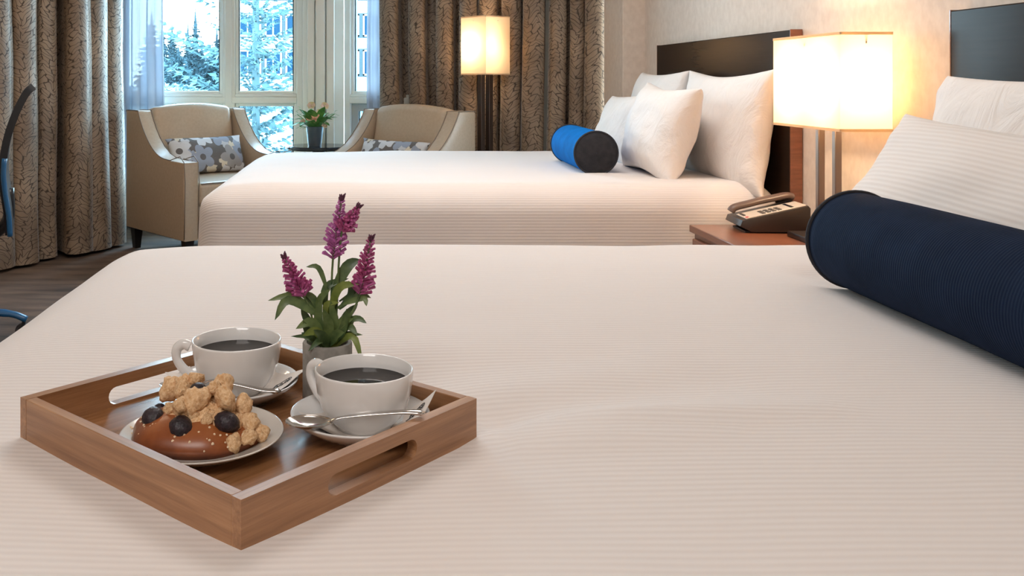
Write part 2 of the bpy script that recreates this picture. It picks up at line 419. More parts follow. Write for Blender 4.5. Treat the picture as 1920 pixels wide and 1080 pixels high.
def rbox(hx, hy, hz, r, step=.03, arc=5, bottom=True, fn=None):
    """rounded box, evenly gridded; fn(co, key) may displace"""
    def axis(h):
        rr = min(r, h*.999); inner = h-rr; n = max(1, int(round(2*inner/step))); L = []
        for k in range(arc): L.append(-inner - rr*math.tan(PI/4*(1-k/arc)))
        for k in range(n+1): L.append(-inner + 2*inner*k/n)
        for k in range(1, arc+1): L.append(inner + rr*math.tan(PI/4*k/arc))
        return L
    X, Y, Z = axis(hx), axis(hy), axis(hz); ids = {}; V = []; F = []
    def vid(i, j, k):
        key = (i, j, k)
        if key not in ids:
            p = Vector((X[i], Y[j], Z[k]))
            q = Vector((max(-hx+r, min(hx-r, p.x)), max(-hy+r, min(hy-r, p.y)), max(-hz+r, min(hz-r, p.z))))
            d = p-q
            if d.length > 1e-9: p = q + d.normalized()*r
            if fn: p = fn(p)
            ids[key] = len(V); V.append(tuple(p))
        return ids[key]
    a, b, c = len(X)-1, len(Y)-1, len(Z)-1
    for i in range(a):
        for j in range(b):
            F.append((vid(i, j, c), vid(i+1, j, c), vid(i+1, j+1, c), vid(i, j+1, c)))
            if bottom: F.append((vid(i, j, 0), vid(i, j+1, 0), vid(i+1, j+1, 0), vid(i+1, j, 0)))
    for i in range(a):
        for k in range(c):
            F.append((vid(i, 0, k), vid(i+1, 0, k), vid(i+1, 0, k+1), vid(i, 0, k+1)))
            F.append((vid(i, b, k), vid(i, b, k+1), vid(i+1, b, k+1), vid(i+1, b, k)))
    for j in range(b):
        for k in range(c):
            F.append((vid(0, j, k), vid(0, j, k+1), vid(0, j+1, k+1), vid(0, j+1, k)))
            F.append((vid(a, j, k), vid(a, j+1, k), vid(a, j+1, k+1), vid(a, j, k+1)))
    return V, F
def leaf_strip(pts, w, n=7, fold=.25, up=(0, 0, 1)):
    """a pointed leaf along a bent spine"""
    P = catmull(pts, max(2, n//(len(pts)-1))); V, F = [], []; N = len(P)
    for i, p in enumerate(P):
        t = (P[min(i+1, N-1)]-P[max(i-1, 0)]).normalized(); s = t.cross(Vector(up))
        if s.length < 1e-4: s = Vector((1, 0, 0))
        s.normalize(); nrm = s.cross(t)
        k = i/(N-1); ww = w*.5*(math.sin(PI*min(1, k*.92+.08))**.75)*(1 if k < .98 else .05)
        V += [tuple(p-s*ww+nrm*ww*fold), tuple(p), tuple(p+s*ww+nrm*ww*fold)]
    for i in range(N-1):
        a = i*3; F += [(a, a+3, a+4, a+1), (a+1, a+4, a+5, a+2)]
    return V, F
def nz(x, y, z, s): return mn.noise(Vector((x*s, y*s, z*s)))
def basis_rot(xa, ya, za):
    m_ = Matrix((Vector(xa).normalized(), Vector(ya).normalized(), Vector(za).normalized())).transposed()
    return m_.to_euler()

# ------------------------------------------------------------------ room
struct('floor', box(-2.7, 1.6, -1.7, 6.75, -.1, 0), 'carpet')
struct('ceiling', box(-2.7, 1.6, -1.7, 6.75, 2.5, 2.6), 'ceiling')
struct('wall_left', box(-2.7, -2.6, -1.7, 6.6, 0, 2.5), 'wall')
struct('wall_front', box(-2.6, 1.49, -1.7, -1.6, 0, 2.5), 'wall')
struct('wall_right', box(1.49, 1.6, -1.7, 5.02, 0, 2.5), 'wall')
struct('trim_1', box(1.37, 1.6, 5.02, 5.42, 0, 2.5, .004, 1), 'wall')          # boxed column at the window end of the headboard wall
# window wall (plane y = 6.6), one wide opening and, beyond the corner post, a slanting bay side
WX0, WX1, WZ0, WZ1 = -1.78, -.46, .31, 2.36
struct('wall_back', join(box(-2.6, WX0, 6.6, 6.75, 0, 2.5), box(WX0, WX1, 6.6, 6.75, 0, WZ0), box(WX0, WX1, 6.6, 6.75, WZ1, 2.5)), 'wall_bay')
struct('baseboard_back', box(-2.59, -.2, 6.585, 6.6, 0, .1), 'base')
# corner post of stepped boards
post = join(box(WX1, -.17, 6.56, 6.75, 0, 2.5, .003, 1), box(-.425, -.375, 6.52, 6.56, 0, 2.5, .004, 1), box(-.365, -.30, 6.50, 6.56, 0, 2.5, .006, 2),
            box(-.29, -.235, 6.51, 6.56, 0, 2.5, .004, 1))
struct('trim_2', post, 'frame', smooth=40)
def window(root_name, x0, x1, z0, z1, zt0, zt1, mull, mtx, lower_sash):
    """frame, transom, mullion, sash, gaskets and panes, in local x / z, facing -y"""
    loc = mtx.to_translation(); rot = mtx.to_euler()
    o = bpy.data.objects.new(root_name, None); o.location = loc; o.rotation_euler = rot; link(o); o['kind'] = 'structure'
    b = .004
    fr = join(box(x0, x0+.05, 0, .1, z0, z1, b, 1), box(x1-.045, x1, 0, .1, z0, z1, b, 1), box(x0, x1, 0, .1, z0, z0+.05, b, 1), box(x0, x1, 0, .1, z1-.05, z1, b, 1))
    obj('window_frame', fr, 'frame', o, smooth=40)
    obj('transom', join(box(x0+.05, x1-.045, -.012, .09, zt0, zt1-.02, b, 1), box(x0+.05, x1-.045, .0, .09, zt1-.02, zt1, b, 1)), 'frame', o, smooth=40)
    cols = []
    if mull:
        obj('mullion', join(box(mull[0], mull[1], -.006, .09, z0+.05, z1-.05, b, 1), box(mull[0]+.02, mull[1]-.02, -.018, 0, z0+.05, z1-.05, b, 1)), 'frame', o, smooth=40)
        cols = [(x0+.05, mull[0]), (mull[1], x1-.045)]
    else: cols = [(x0+.05, x1-.045)]
    for a, c in cols:
        for (za, zb, low) in ((zt1, z1-.05, False), (z0+.05, zt0, True)):
            s = .022 if not (low and lower_sash) else .055
            sm = 'sash' if (low and lower_sash) else 'frame'
            obj('sash', join(box(a, a+s, .02, .07, za, zb, .003, 1), box(c-s, c, .02, .07, za, zb, .003, 1), box(a+s, c-s, .02, .07, za, za+s, .003, 1), box(a+s, c-s, .02, .07, zb-s, zb, .003, 1)), sm, o, smooth=40)
            g = .008
            obj('gasket', join(box(a+s, a+s+g, .03, .05, za+s, zb-s), box(c-s-g, c-s, .03, .05, za+s, zb-s)), 'gasket', o)
            obj('pane', box(a+s, c-s, .042, .046, za+s, zb-s), 'glass', o)
    return o
window('window_1', WX0, WX1, WZ0, WZ1, .875, .94, (-1.03, -.94), Matrix.Translation((0, 6.6, 0)), False)
ang = -math.atan2(.495, .869)
BM = Matrix.Translation((-.17, 6.6, 0)) @ Matrix.Rotation(ang, 4, 'Z')
window('window_2', 0.0, .62, WZ0, WZ1, .875, .94, None, BM, True)
def baybox(x0, x1, z0, z1): return xf(box(x0, x1, 0, .13, z0, z1), BM)
struct('wall_bay', join(baybox(0, .62, 0, WZ0), baybox(0, .62, WZ1, 2.5), baybox(.62, 2.05, 0, 2.5)), 'wall_bay')

# ------------------------------------------------------------------ drapes
def curtain(name, path, z0, z1, wave, amp, seed, m, label, cat, group=None, step=.011, flare=1.25):
    r = random.Random(seed); P = catmull([(x, y, 0) for x, y in path], 24)
    L = [0]
    for i in range(1, len(P)): L.append(L[-1]+(P[i]-P[i-1]).length)
    tot = L[-1]; n = int(tot/step); nzv = 34
    knots = [0]; 
    while knots[-1] < tot+wave: knots.append(knots[-1]+wave*r.uniform(.65, 1.35))
    amps = [r.uniform(.65, 1.25)*amp for _ in knots]
    V, F, UV = [], [], []
    def at(s):
        for i in range(1, len(L)):
            if L[i] >= s or i == len(L)-1:
                k = (s-L[i-1])/max(1e-9, L[i]-L[i-1]); p = P[i-1].lerp(P[i], min(1, k)); t = (P[i]-P[i-1]).normalized(); return p, t
    arc = 0; prev = None
    for i in range(n+1):
        s = tot*i/n; p, t = at(s); nrm = Vector((t.y, -t.x, 0))
        j = max(k for k, q in enumerate(knots) if q <= s+1e-9); f = (s-knots[j])/(knots[j+1]-knots[j])
        base = math.sin(2*PI*f); ww = amps[j]
        cv = (abs(base)**.75)*(1 if base > 0 else -1)
        col = []
        for k in range(nzv+1):
            z = z0+(z1-z0)*k/nzv; h = (z-z0)/(z1-z0)
            a = ww*(1+(flare-1)*(1-h)) ; d = cv*a + .016*nz(s*1.0, z*.55, seed, 3.2)
            tt = -.42*a*math.sin(4*PI*f) + .02*nz(s, z*.4, seed+9, 2.0)*(1-h)
            q = p + nrm*d + t*tt
            zz = z + (.012*nz(s, 0, seed, 5) if k == 0 else 0)
            V.append((q.x, q.y, zz)); col.append(q)
        if prev is not None: arc += max((col[20]-prev).length, .001)
        prev = col[20]
        for k in range(nzv+1): UV.append((arc, z0+(z1-z0)*k/nzv))
    m_ = nzv+1
    for i in range(n):
        for k in range(nzv): F.append((i*m_+k, (i+1)*m_+k, (i+1)*m_+k+1, i*m_+k+1))
    o = obj(name, (V, F), m, smooth=180, uv=UV); return tag(o, label, cat, group)
curtain('drape', [(-2.46, 4.62), (-2.2, 4.95), (-2.03, 5.2), (-1.9, 5.40), (-1.775, 5.61), (-1.61, 5.99)], .02, 2.48, .175, .11, 11, 'drape',
        'brown leaf patterned drape hanging in folds beside the office chair', 'curtain', 'window drapes')
curtain('drape', [(.135, 6.33), (.4, 6.165), (.75, 5.965), (1.1, 5.77), (1.44, 5.58)], .02, 2.48, .155, .098, 23, 'drape',
        'brown leaf patterned drape behind the floor lamp and far bed', 'curtain', 'window drapes')
curtain('sheer_curtain', [(-1.82, 6.44), (-1.6, 6.45), (-1.40, 6.44)], .1, 2.48, .085, .022, 5, 'sheer',
        'white translucent sheer curtain behind the armchair with visible seat cushion', 'curtain', 'sheer curtains', .008)
curtain('sheer_curtain', [(-.005, 6.445), (.07, 6.405), (.122, 6.378)], .1, 2.48, .06, .014, 8, 'sheer',
        'narrow white sheer curtain next to the drape behind the floor lamp', 'curtain', 'sheer curtains', .008)

# ------------------------------------------------------------------ beds
BZ = .68
def dent(x, y):
    """rumples of the near coverlet"""
    z = .004*nz(x, y, 0, 2.6) + .002*nz(x, y, 4, 6)
    dx, dy = x-.0, y-.96
    z -= .010*math.exp(-(((x+.12)/.30)**2+((y-.98)/.30)**2)**2)            # sinks under the tray
    def ridge(x0, y0, x1, y1, wd, a):
        vx, vy = x1-x0, y1-y0; l2 = vx*vx+vy*vy; t = ((x-x0)*vx+(y-y0)*vy)/l2; tt = max(0, min(1, t))
        d2 = (x-x0-vx*tt)**2+(y-y0-vy*tt)**2
        return a*math.exp(-d2/(wd*wd))*(1-.6*tt)
    z += ridge(.13, .972, .50, 1.03, .030, .011) - ridge(.15, 1.03, .42, 1.12, .045, .010) + ridge(.15, .925, .36, .955, .016, .006) - ridge(.20, .975, .44, .988, .012, .004)
    z -= ridge(.13, 1.0, .0, 1.16, .05, .010)
    z -= ridge(.03, 1.15, .30, 1.22, .06, .007)
    z -= ridge(.85, 1.75, .82, .9, .06, .012)                              # under the bolster
    return z
def make_bed(name, y0, y1, label, near):
    t = thing(name, label, 'bed', (0, 0, 0))
    x0, x1 = -.59, 1.44; cx, cy = (x0+x1)/2, (y0+y1)/2; hx, hy = (x1-x0)/2, (y1-y0)/2
    zb = .13; hz = (BZ-zb)/2+.06; cz = BZ-hz
    sd = 1 if near else 40
    r_ = .105
    def fn(p):
        x, y, z = p.x+cx, p.y+cy, p.z+cz
        topk = max(0, min(1, (z-BZ+.06)/.05))
        # plan corners at the foot are softly rounded
        side = max(0, min(1, (BZ-z)/.5))
        out = .035*side
        if p.x < -hx+.25: x -= out*max(0, (-hx+.25-p.x)/.25)
        if abs(p.y) > hy-.2: y += math.copysign(out*(abs(p.y)-hy+.2)/.2, p.y)
        w = side*.014
        if p.x < -hx+.1: x += w*math.sin(y*17+sd)+w*.7*nz(0, y, sd, 7)
        if abs(p.y) > hy-.1: y += .010*side*nz(x*2.2, z*.8, sd, 2.5)
        if topk > 0:
            if near: z += topk*dent(x, y)
            else: z += topk*(.006*nz(x, y, sd, 2.2)+.003*nz(x, y, sd, 6))
            # soft shoulder towards the foot
            f = max(0, (x0+.30-x)/.30); z -= .020*f*f*topk
        return Vector((x, y, z))
    g = rbox(hx, hy, hz, r_, .022 if near else .03, 7, False, fn)
    g = ([v for v in g[0]], g[1])
    rib = []
    for (x, y, z) in g[0]:
        e = 0
        s = y
        if y < y0+r_: s = y0 + r_ - (BZ-z) - (y0+r_-max(y, y0))*.6
        elif y > y1-r_: s = y1 - r_ + (BZ-z)
        rib.append(s)
    # drop anything below the hem
    V, F = g; F = [f for f in F if max(V[i][2] for i in f) > zb]
    obj('coverlet', (V, F), 'linen', t, smooth=180, rib=rib)
    obj('bed_base', box(x0+.09, x1-.02, y0+.08, y1-.08, 0, .5, .01), 'espresso', t)
    return t
make_bed('bed', .52, 2.125, 'near white ribbed bed that the wooden tray stands on', True)
make_bed('bed', 3.2, 4.82, 'far white bed beside the armchairs and the window', False)
def headboard(y0, y1, label):
    t = thing('headboard', label, 'headboard', (1.468, (y0+y1)/2, 0), group='headboards')
    h = (y1-y0)/2
    obj('panel', box(-.022, .016, -h, h, .12, 1.212, .003), 'espresso', t)
    for a, b in ((-h-.005, -h), (h, h+.005)):
        obj('edge_band', box(-.022, .020, a, b, .12, 1.214, .001, 1), 'cherry', t)['label'] = 'reddish brown edge strip'
    return t
headboard(3.2, 4.67, 'dark glossy wood headboard behind the far bed pillows')
headboard(.62, 2.317, 'dark headboard with bluish window reflection behind the near bed pillows')

# ------------------------------------------------------------------ pillows
def pillow_geo(w, h, t, seed, n=44, pinch=.07, wr=.010, stripes=True):
    V, F, R = [], [], []; idx = {}
    us = [math.sin(PI/2*(-1+2*i/n)) for i in range(n+1)]
    for side in (1, -1):
        for i in range(n+1):
            for j in range(n+1):
                edge = i in (0, n) or j in (0, n)
                if edge and side == -1: idx[(side, i, j)] = idx[(1, i, j)]; continue
                u, v = us[i], us[j]
                f = max(0, (1-u*u)*(1-v*v))
                x = w/2*u*(1-pinch*(1-v*v)*u*u); y = h/2*v*(1-pinch*1.3*(1-u*u)*v*v)
                th = f**.40
                z = side*t/2*th
                k = (1-f)**2
                crease = wr*(math.sin((u*9+v*5+seed)*1.3+4*nz(u, v, seed, 2.2))*.35*abs(u*v) + nz(u, v, seed+side, 2.4)*1.2+ .5*nz(u, v, seed-side, 5.5)*(.3+k))
                z += side*crease*(th**.8)
                if abs(u) > .8 and abs(v) > .8: z += .016*math.sin(seed*3+u*2+v)*((abs(u)-.8)*(abs(v)-.8)/.04)
                idx[(side, i, j)] = len(V); V.append((x, y, z)); R.append(y)
    for side in (1, -1):
        for i in range(n):
            for j in range(n):
                q = [idx[(side, i, j)], idx[(side, i+1, j)], idx[(side, i+1, j+1)], idx[(side, i, j+1)]]
                F.append(tuple(q if side == 1 else q[::-1]))
    return (V, F), R
def place_pillow(w, h, t, seed, cx, cy, zb, lean, yaw, label, group, m='pillow', pinch=.07, roll=0):
    """stands on its long edge; lean = tilt back towards the headboard, face looks to -x"""
    g, R = pillow_geo(w, h, t, seed, pinch=pinch)
    o = obj('pillow', g, m, smooth=180, rib=R)
    face = Matrix.Rotation(yaw, 3, 'Z') @ Vector((-math.cos(lean), 0, math.sin(lean)))
    up = Matrix.Rotation(yaw, 3, 'Z') @ Vector((math.sin(lean), 0, math.cos(lean)))
    right = up.cross(face)
    rm = Matrix((right, up, face)).transposed() @ Matrix.Rotation(roll, 3, 'Z')
    o.rotation_euler = rm.to_euler(); o.location = Vector((cx, cy, zb)) + up*(h/2)
    return tag(o, label, 'pillow', group)
FG = 'pillows on the far bed'
place_pillow(.80, .45, .18, 1.0, 1.335, 3.585, .632, .12, 0, 'white pillow against the far headboard, beside the lit table lamp', FG, 'pillow_plain', pinch=.10)
place_pillow(.70, .42, .17, 2.2, 1.31, 4.34, .665, .15, 0, 'white pillow against the far headboard, at the window end of the bed', FG, 'pillow_plain')
place_pillow(.60, .37, .20, 3.1, 1.08, 3.64, .665, .30, .0, 'white pillow in the front row whose face is turned to the bolster, nearest the phone', FG, 'pillow_plain', pinch=.10, roll=-.03)
place_pillow(.60, .33, .16, 4.7, 1.10, 4.26, .660, .34, .0, 'small white pillow directly behind the bright blue bolster, next to the drape', FG, 'pillow_plain', roll=.04)
NG = 'pillows on the near bed'
place_pillow(.80, .332, .15, 5.5, .950, 1.58, .676, .58, 0, 'white striped pillow leaning just behind the navy bolster', NG, 'pillow', pinch=.09, roll=-.04)
place_pillow(.74, .385, .15, 6.3, 1.255, 1.775, .672, .17, 0, 'plain white pillow upright against the near headboard', NG, 'pillow_plain')

# ------------------------------------------------------------------ bolsters
def bolster(r, L, loc, rot, body, end, trim, label):
    t = thing('bolster', label, 'bolster', loc, rot, 'velvet bolsters')
    h = L/2; prof = [(r*.985, -h)]
    for k in range(0, 25):
        z = -h+L*k/24; prof.append((r*(1+.012*math.sin(PI*k/24)), z))
    prof.append((r*.985, h))
    n = 64; V, F = lathe(prof, n)
    V = [(x*(1+.02*nz(x, y, z, 6)), y*(1+.02*nz(x, y, z, 6)), z) for x, y, z in V]
    obj('cover', (V, F), body, t, smooth=180)
    for s in (-1, 1):
        cap = lathe([(.0005, s*(h+.012)), (r*.3, s*(h+.0115)), (r*.7, s*(h+.009)), (r*.95, s*(h+.003)), (r*.985, s*h)], n)
        obj('end_cap', cap, end, t, smooth=180)
        ring = [(r*math.cos(2*PI*k/48), r*math.sin(2*PI*k/48), s*h) for k in range(49)]
        obj('piping', tube(ring, .0042, 8, cap=False), trim, t, smooth=180)
    return t
bolster(.084, .62, (.858, 1.345, .757), (PI/2, 0, -.02), 'navy', 'navy', 'navy_trim', 'dark navy velvet bolster lying on the near bed')
bolster(.083, .54, (.888, 3.87, .758), (PI/2, 0, -.03), 'blue', 'black_cloth', 'navy_trim', 'bright blue velvet bolster with black end lying on the far bed')

# ------------------------------------------------------------------ nightstand, lamps, phone
t = thing('nightstand', 'reddish brown wooden nightstand between the two beds', 'nightstand', (1.28, 2.79, 0))
obj('top', box(-.205, .208, -.335, .335, .532, .556, .003), 'cherry', t)
obj('body', box(-.19, .205, -.325, .325, .06, .532, .002), 'cherry', t)
for z0, z1 in ((.33, .515), (.11, .31)):
    d = obj('drawer', box(-.205, -.188, -.305, .305, z0, z1, .003), 'cherry', t)
    obj('handle', tube([(-.205, -.06, (z0+z1)/2), (-.225, -.06, (z0+z1)/2), (-.225, .06, (z0+z1)/2), (-.205, .06, (z0+z1)/2)], .005), 'bronze_l', d, smooth=60)
obj('plinth', box(-.17, .2, -.3, .3, 0, .06), 'blackleg', t)

def shade_geo(hx, hy, z0, z1, th=.003):
    out = box(-hx, hx, -hy, hy, z0, z1); V = []; F = []
    c = [(-1, -1), (1, -1), (1, 1), (-1, 1)]
    for (a, b) in c: V += [(a*hx, b*hy, z0), (a*hx, b*hy, z1), (a*(hx-th), b*(hy-th), z1), (a*(hx-th), b*(hy-th), z0)]
    for i in range(4):
        p, q = i*4, ((i+1) % 4)*4
        F += [(p, q, q+1, p+1)]
        F += [(p+1, q+1, q+2, p+2), (p+3, p, q, q+3)][:0]
    return V[0::1], F
def lamp(name, label, loc, rz, hx, hy, z0, z1, posts, pw, bx, by, energy, pm, group):
    t = thing(name, label, 'lamp', loc, (0, 0, rz), group)
    obj('base', box(-bx, bx, -by, by, 0, .018, .004), 'bronze', t, smooth=40)
    for (x, y) in posts: obj('post', box(x-pw, x+pw, y-pw, y+pw, .018, z0+.07, .002, 1), pm, t, smooth=40)
    obj('lamp_holder', join(box(min(p[0] for p in posts)-pw, max(p[0] for p in posts)+pw, min(p[1] for p in posts)-pw, max(p[1] for p in posts)+pw, z0+.055, z0+.07),
        lathe([(.014, z0+.07), (.014, z0+.10), (.001, z0+.10)], 12)), 'bronze', t)
    sh = obj('lamp_shade', shade_geo(hx, hy, z0, z1), 'shade', t)
    for zz in (z0+.003, z1-.003):
        rim = [box(-hx-.001, hx+.001, s*hy-.0015, s*hy+.0015, zz-.004, zz+.004) for s in (-1, 1)]
        rim += [box(s*hx-.0015, s*hx+.0015, -hy, hy, zz-.004, zz+.004) for s in (-1, 1)]
        obj('trim_binding', join(*rim), 'shade', sh)
    obj('shade_ring', join(box(-hx, hx, -.002, .002, z1-.03, z1-.026), box(-.002, .002, -hy, hy, z1-.03, z1-.026)), 'bronze', sh)
    zb = (z0+z1)/2
    bl = obj('bulb', lathe([(.001, zb-.05), (.013, zb-.05), (.014, zb-.025), (.026, zb+.005), (.027, zb+.02), (.018, zb+.04), (.001, zb+.046)], 16), 'bulb', t, smooth=180)
    bl.visible_shadow = True
    m_ = Matrix.Translation(loc) @ Matrix.Rotation(rz, 4, 'Z')
    return t, m_ @ Vector((0, 0, zb))
t, p = lamp('table_lamp', 'lit table lamp with rectangular ivory shade on the nightstand', (1.3615, 2.76, .556), 0, .0715, .21, .343, .615,
         [(0, -.05), (0, .05)], .010, .065, .13, 15, 'bronze_l', 'matching lit lamps')
for s in (-.11, .11): point('table_lamp_light', (p.x, p.y+s, p.z), 4.3, WARM, .03)
t, p = lamp('floor_lamp', 'lit floor lamp with square ivory shade on two dark posts', (.719, 5.72, 0), .68, .105, .105, 1.073, 1.427,
         [(-.035, -.0), (.035, .0)], .017, .13, .13, 12, 'bronze', 'matching lit lamps')
point('floor_lamp_light', (p.x-.04, p.y, p.z+.0), 4.5, WARM, .03); 

# telephone
t = thing('telephone', 'dark desk telephone with light keypad on the nightstand', 'telephone', (1.285, 3.015, .556), (0, 0, -.06))
prof = [(-.105, .022), (-.098, .040), (.105, .088), (.112, .080), (.112, .004), (-.07, .004)]
obj('body', prism(prof, -.075, .075, 'y', .003), 'phone', t, smooth=40)
obj('foot', box(-.085, .10, -.06, .06, 0, .005), 'plastic_blk', t)
sl = math.atan2(.048, .203)
fm = Matrix.Translation((.0035, 0, .0640)) @ Matrix.Rotation(-sl, 4, 'Y')
fp = obj('face_plate', xf(box(-.092, .100, -.070, .022, 0, .004, .001, 1), fm), 'phone_face', t)
keys = []
for i in range(4):
    for j in range(3): keys.append((-.030+i*.017, -.056+j*.018))
for (x, y) in keys: obj('key', xf(box(x-.006, x+.006, y-.006, y+.006, .004, .0065, .001, 1), fm), 'phone', fp)
obj('display', xf(box(.055, .064, -.06, .012, .004, .005), fm), 'plastic_blk', fp)
obj('speed_key', xf(box(-.085, -.078, -.03, .01, .004, .006), fm), 'phone', fp)
obj('red_mark', xf(box(-.088, -.080, -.066, -.052, .004, .0052), fm), 'phone_red', fp)['label'] = 'small red mark'
hp = [(-.10, .045, .010), (-.085, .045, .020), (-.04, .045, .022), (.0, .045, .023), (.05, .045, .022), (.085, .045, .021), (.103, .045, .012)]
obj('handset', xf(tube([Vector(q)+Vector((0, 0, .002)) for q in catmull(hp, 5)], [.021]*31, 12, .55, up=(0, 0, 1)), fm), 'handset', t, smooth=60)
cord = [(.05+.004*math.cos(a*2.2), -.085-.0045*a/8+.004*math.sin(a*2.2), .006+.0005*a) for a in [k*.25 for k in range(90)]]
obj('cord', tube([(.10, -.07, .012), (.13, -.085, .006), (.12, -.115, .004), (.06, -.11, .004)], .0028, 6), 'plastic_blk', t, smooth=60)

# ------------------------------------------------------------------ armchairs and lumbar pillows
def make_armchair(label):
    t = thing('armchair', label, 'armchair', group='champagne armchairs')
    Wd, D = .385, .365
    top = [(-D, .572), (-.20, .576), (-.11, .583), (-.04, .602), (.03, .640), (.09, .690), (.14, .745), (.18, .80), (.205, .842), (.215, .852), (D-.01, .852), (D, .842)]
    poly = [(-D, .13)] + top + [(D, .13)]
    for s in (-1, 1):
        x0, x1 = (s*Wd, s*(Wd-.095)) if s < 0 else (s*(Wd-.095), s*Wd)
        a = obj('arm', prism(poly, x0, x1, 'x', .008, 3), 'chair_fabric', t, smooth=50)
        for xx in (x0+.003, x1-.003):
            pp = [(xx, y, z+.001) for y, z in [(-D-.001, .14)]+top]
            obj('piping', tube(catmull(pp, 3),   .0028, 6), 'piping', a, smooth=180)
    hb = Wd-.10
    def fb(p):
        q = p.copy(); k = p.z/.26
        q.y -= .018*(1-min(1, (p.x/hb)**2))*(1 if p.y < 0 else 0)
        q.z += .022*(1-(p.x/hb)**2)*max(0, k)
        q.y += .004*nz(p.x, p.z, 3, 6)
        return q
    bk = rbox(hb+.003, .075, .27, .045, .03, 4, True, fb)
    obj('backrest', xf(bk, Matrix.Translation((0, .235, .595)) @ Matrix.Rotation(-.17, 4, 'X')), 'chair_fabric', t, smooth=180)
    obj('back_panel', box(-hb-.01, hb+.01, D-.035, D-.002, .13, .80, .008), 'chair_fabric', t, smooth=50)
    obj('seat_base', box(-hb-.004, hb+.004, -D+.02, D-.03, .13, .315, .008), 'chair_fabric', t, smooth=50)
    def fs(p):
        q = p.copy()
        if p.z > 0: q.z += .014*(1-(p.x/hb)**2)*(1-(p.y/.3)**2)
        return q
    sc = obj('seat_cushion', mv(rbox(hb, .285, .068, .03, .03, 4, True, fs), 0, -.085, .383), 'chair_fabric', t, smooth=180)
    for zz in (.447, .322):
        obj('piping', tube([(-hb+.01, -.366, zz), (hb-.01, -.366, zz)], .004, 6), 'piping', sc)
    for (x, y) in ((-1, -1), (1, -1), (-1, 1), (1, 1)):
        a = (x*(Wd-.05), y*(D-.045), 0)
        bm = bmesh.new(); bmesh.ops.create_cube(bm, size=1)
        for v in bm.verts:
            k = .028 if v.co.z > 0 else .018
            v.co = Vector((a[0]+math.copysign(k, v.co.x), a[1]+math.copysign(k, v.co.y), .0 if v.co.z < 0 else .132))
        obj('leg', bm, 'blackleg', t)
    return t
c1 = make_armchair('champagne armchair beside the drape, its outer side and seat cushion visible')
c1.location = (-.975, 5.77, 0); c1.rotation_euler = (0, 0, math.radians(40))
c2 = copy_tree(c1); c2['label'] = 'champagne armchair in front of the floor lamp, half hidden by the far bed'
a2 = math.radians(-43); c2.rotation_euler = (0, 0, a2)
bx, by = (.637+.0885)/2, (5.6+6.11)/2
c2.location = (bx+.365*math.sin(a2), by-.365*math.cos(a2), 0)
def lumbar(chair, seed, label, dz=0, w=.52):
    g, R = pillow_geo(w, .24, .12, seed, n=26, wr=.006, pinch=.06)
    o = obj('lumbar_pillow', g, 'floral', smooth=180)
    a = chair.rotation_euler[2]
    mt = Matrix.Translation(chair.location) @ Matrix.Rotation(a, 4, 'Z') @ Matrix.Translation((0, .035, .575+dz)) @ Matrix.Rotation(math.radians(66), 4, 'X')
    o.location = mt.to_translation(); o.rotation_euler = mt.to_euler()
    return tag(o, label, 'pillow', 'floral lumbar pillows')
lumbar(c1, 2.0, 'grey floral lumbar pillow on the armchair beside the drape')
lumbar(c2, 5.0, 'grey floral lumbar pillow on the armchair in front of the floor lamp', -.01)

# side table and flower pot
t = thing('side_table', 'small dark glossy side table between the two armchairs', 'table', (-.33, 6.24, 0))
obj('table_top', lathe([(.001, .578), (.215, .578), (.222, .584), (.222, .596), (.215, .602), (.001, .602)], 48), 'tabletop', t, smooth=40)
obj('pedestal', lathe([(.10, .012), (.025, .03), (.02, .10), (.02, .50), (.05, .578)], 24), 'bronze', t, smooth=60)
obj('base', lathe([(.001, 0), (.15, 0), (.15, .010), (.10, .014), (.001, .014)], 32), 'bronze', t, smooth=40)
t = thing('flower_pot', 'blue grey pot of peach flowers and green leaves on the side table', 'plant', (-.353, 6.2, .602))
obj('pot', lathe([(.001, 0), (.043, 0), (.045, .004), (.058, .118), (.061, .128), (.057, .130), (.053, .120), (.001, .112)], 32), 'potgrey', t, smooth=50)
r = random.Random(3)
for k in range(30):
    a = r.uniform(0, 2*PI); e = r.uniform(.15, 1.1); L = r.uniform(.11, .185); p0 = Vector((.025*math.cos(a), .025*math.sin(a), .12))
    d = Vector((math.cos(a)*math.cos(e), math.sin(a)*math.cos(e), math.sin(e)))
    p1 = p0+d*L*.5+Vector((0, 0, .02)); p2 = p0+d*L-Vector((0, 0, .012))
    obj('leaf', leaf_strip([p0, p1, p2], r.uniform(.045, .07), 6), 'leaf_b', t, smooth=180)
for (dx, dz, ln) in ((-.115, .21, 0), (.135, .215, 0), (-.10, .245, 0), (.09, .19, 0), (-.10, .13, 0)):
    p0 = Vector((dx*.2, -.01, .12)); p1 = Vector((dx*.6, -.02, .12+(dz-.12)*.6)); p2 = Vector((dx, -.025, dz))
    st = obj('stem', tube(catmull([p0, p1, p2], 4), .0025, 5), 'leaf_b', t, smooth=180)
    for k in range(5):
        q = p1.lerp(p2, k/4.0); s = 1 if k % 2 else -1
        obj('leaflet', leaf_strip([q, q+Vector((dx*.12, 0, s*.018+.008)), q+Vector((dx*.25, .005, s*.022+.01))], .013, 4), 'leaf_b', st, smooth=180)
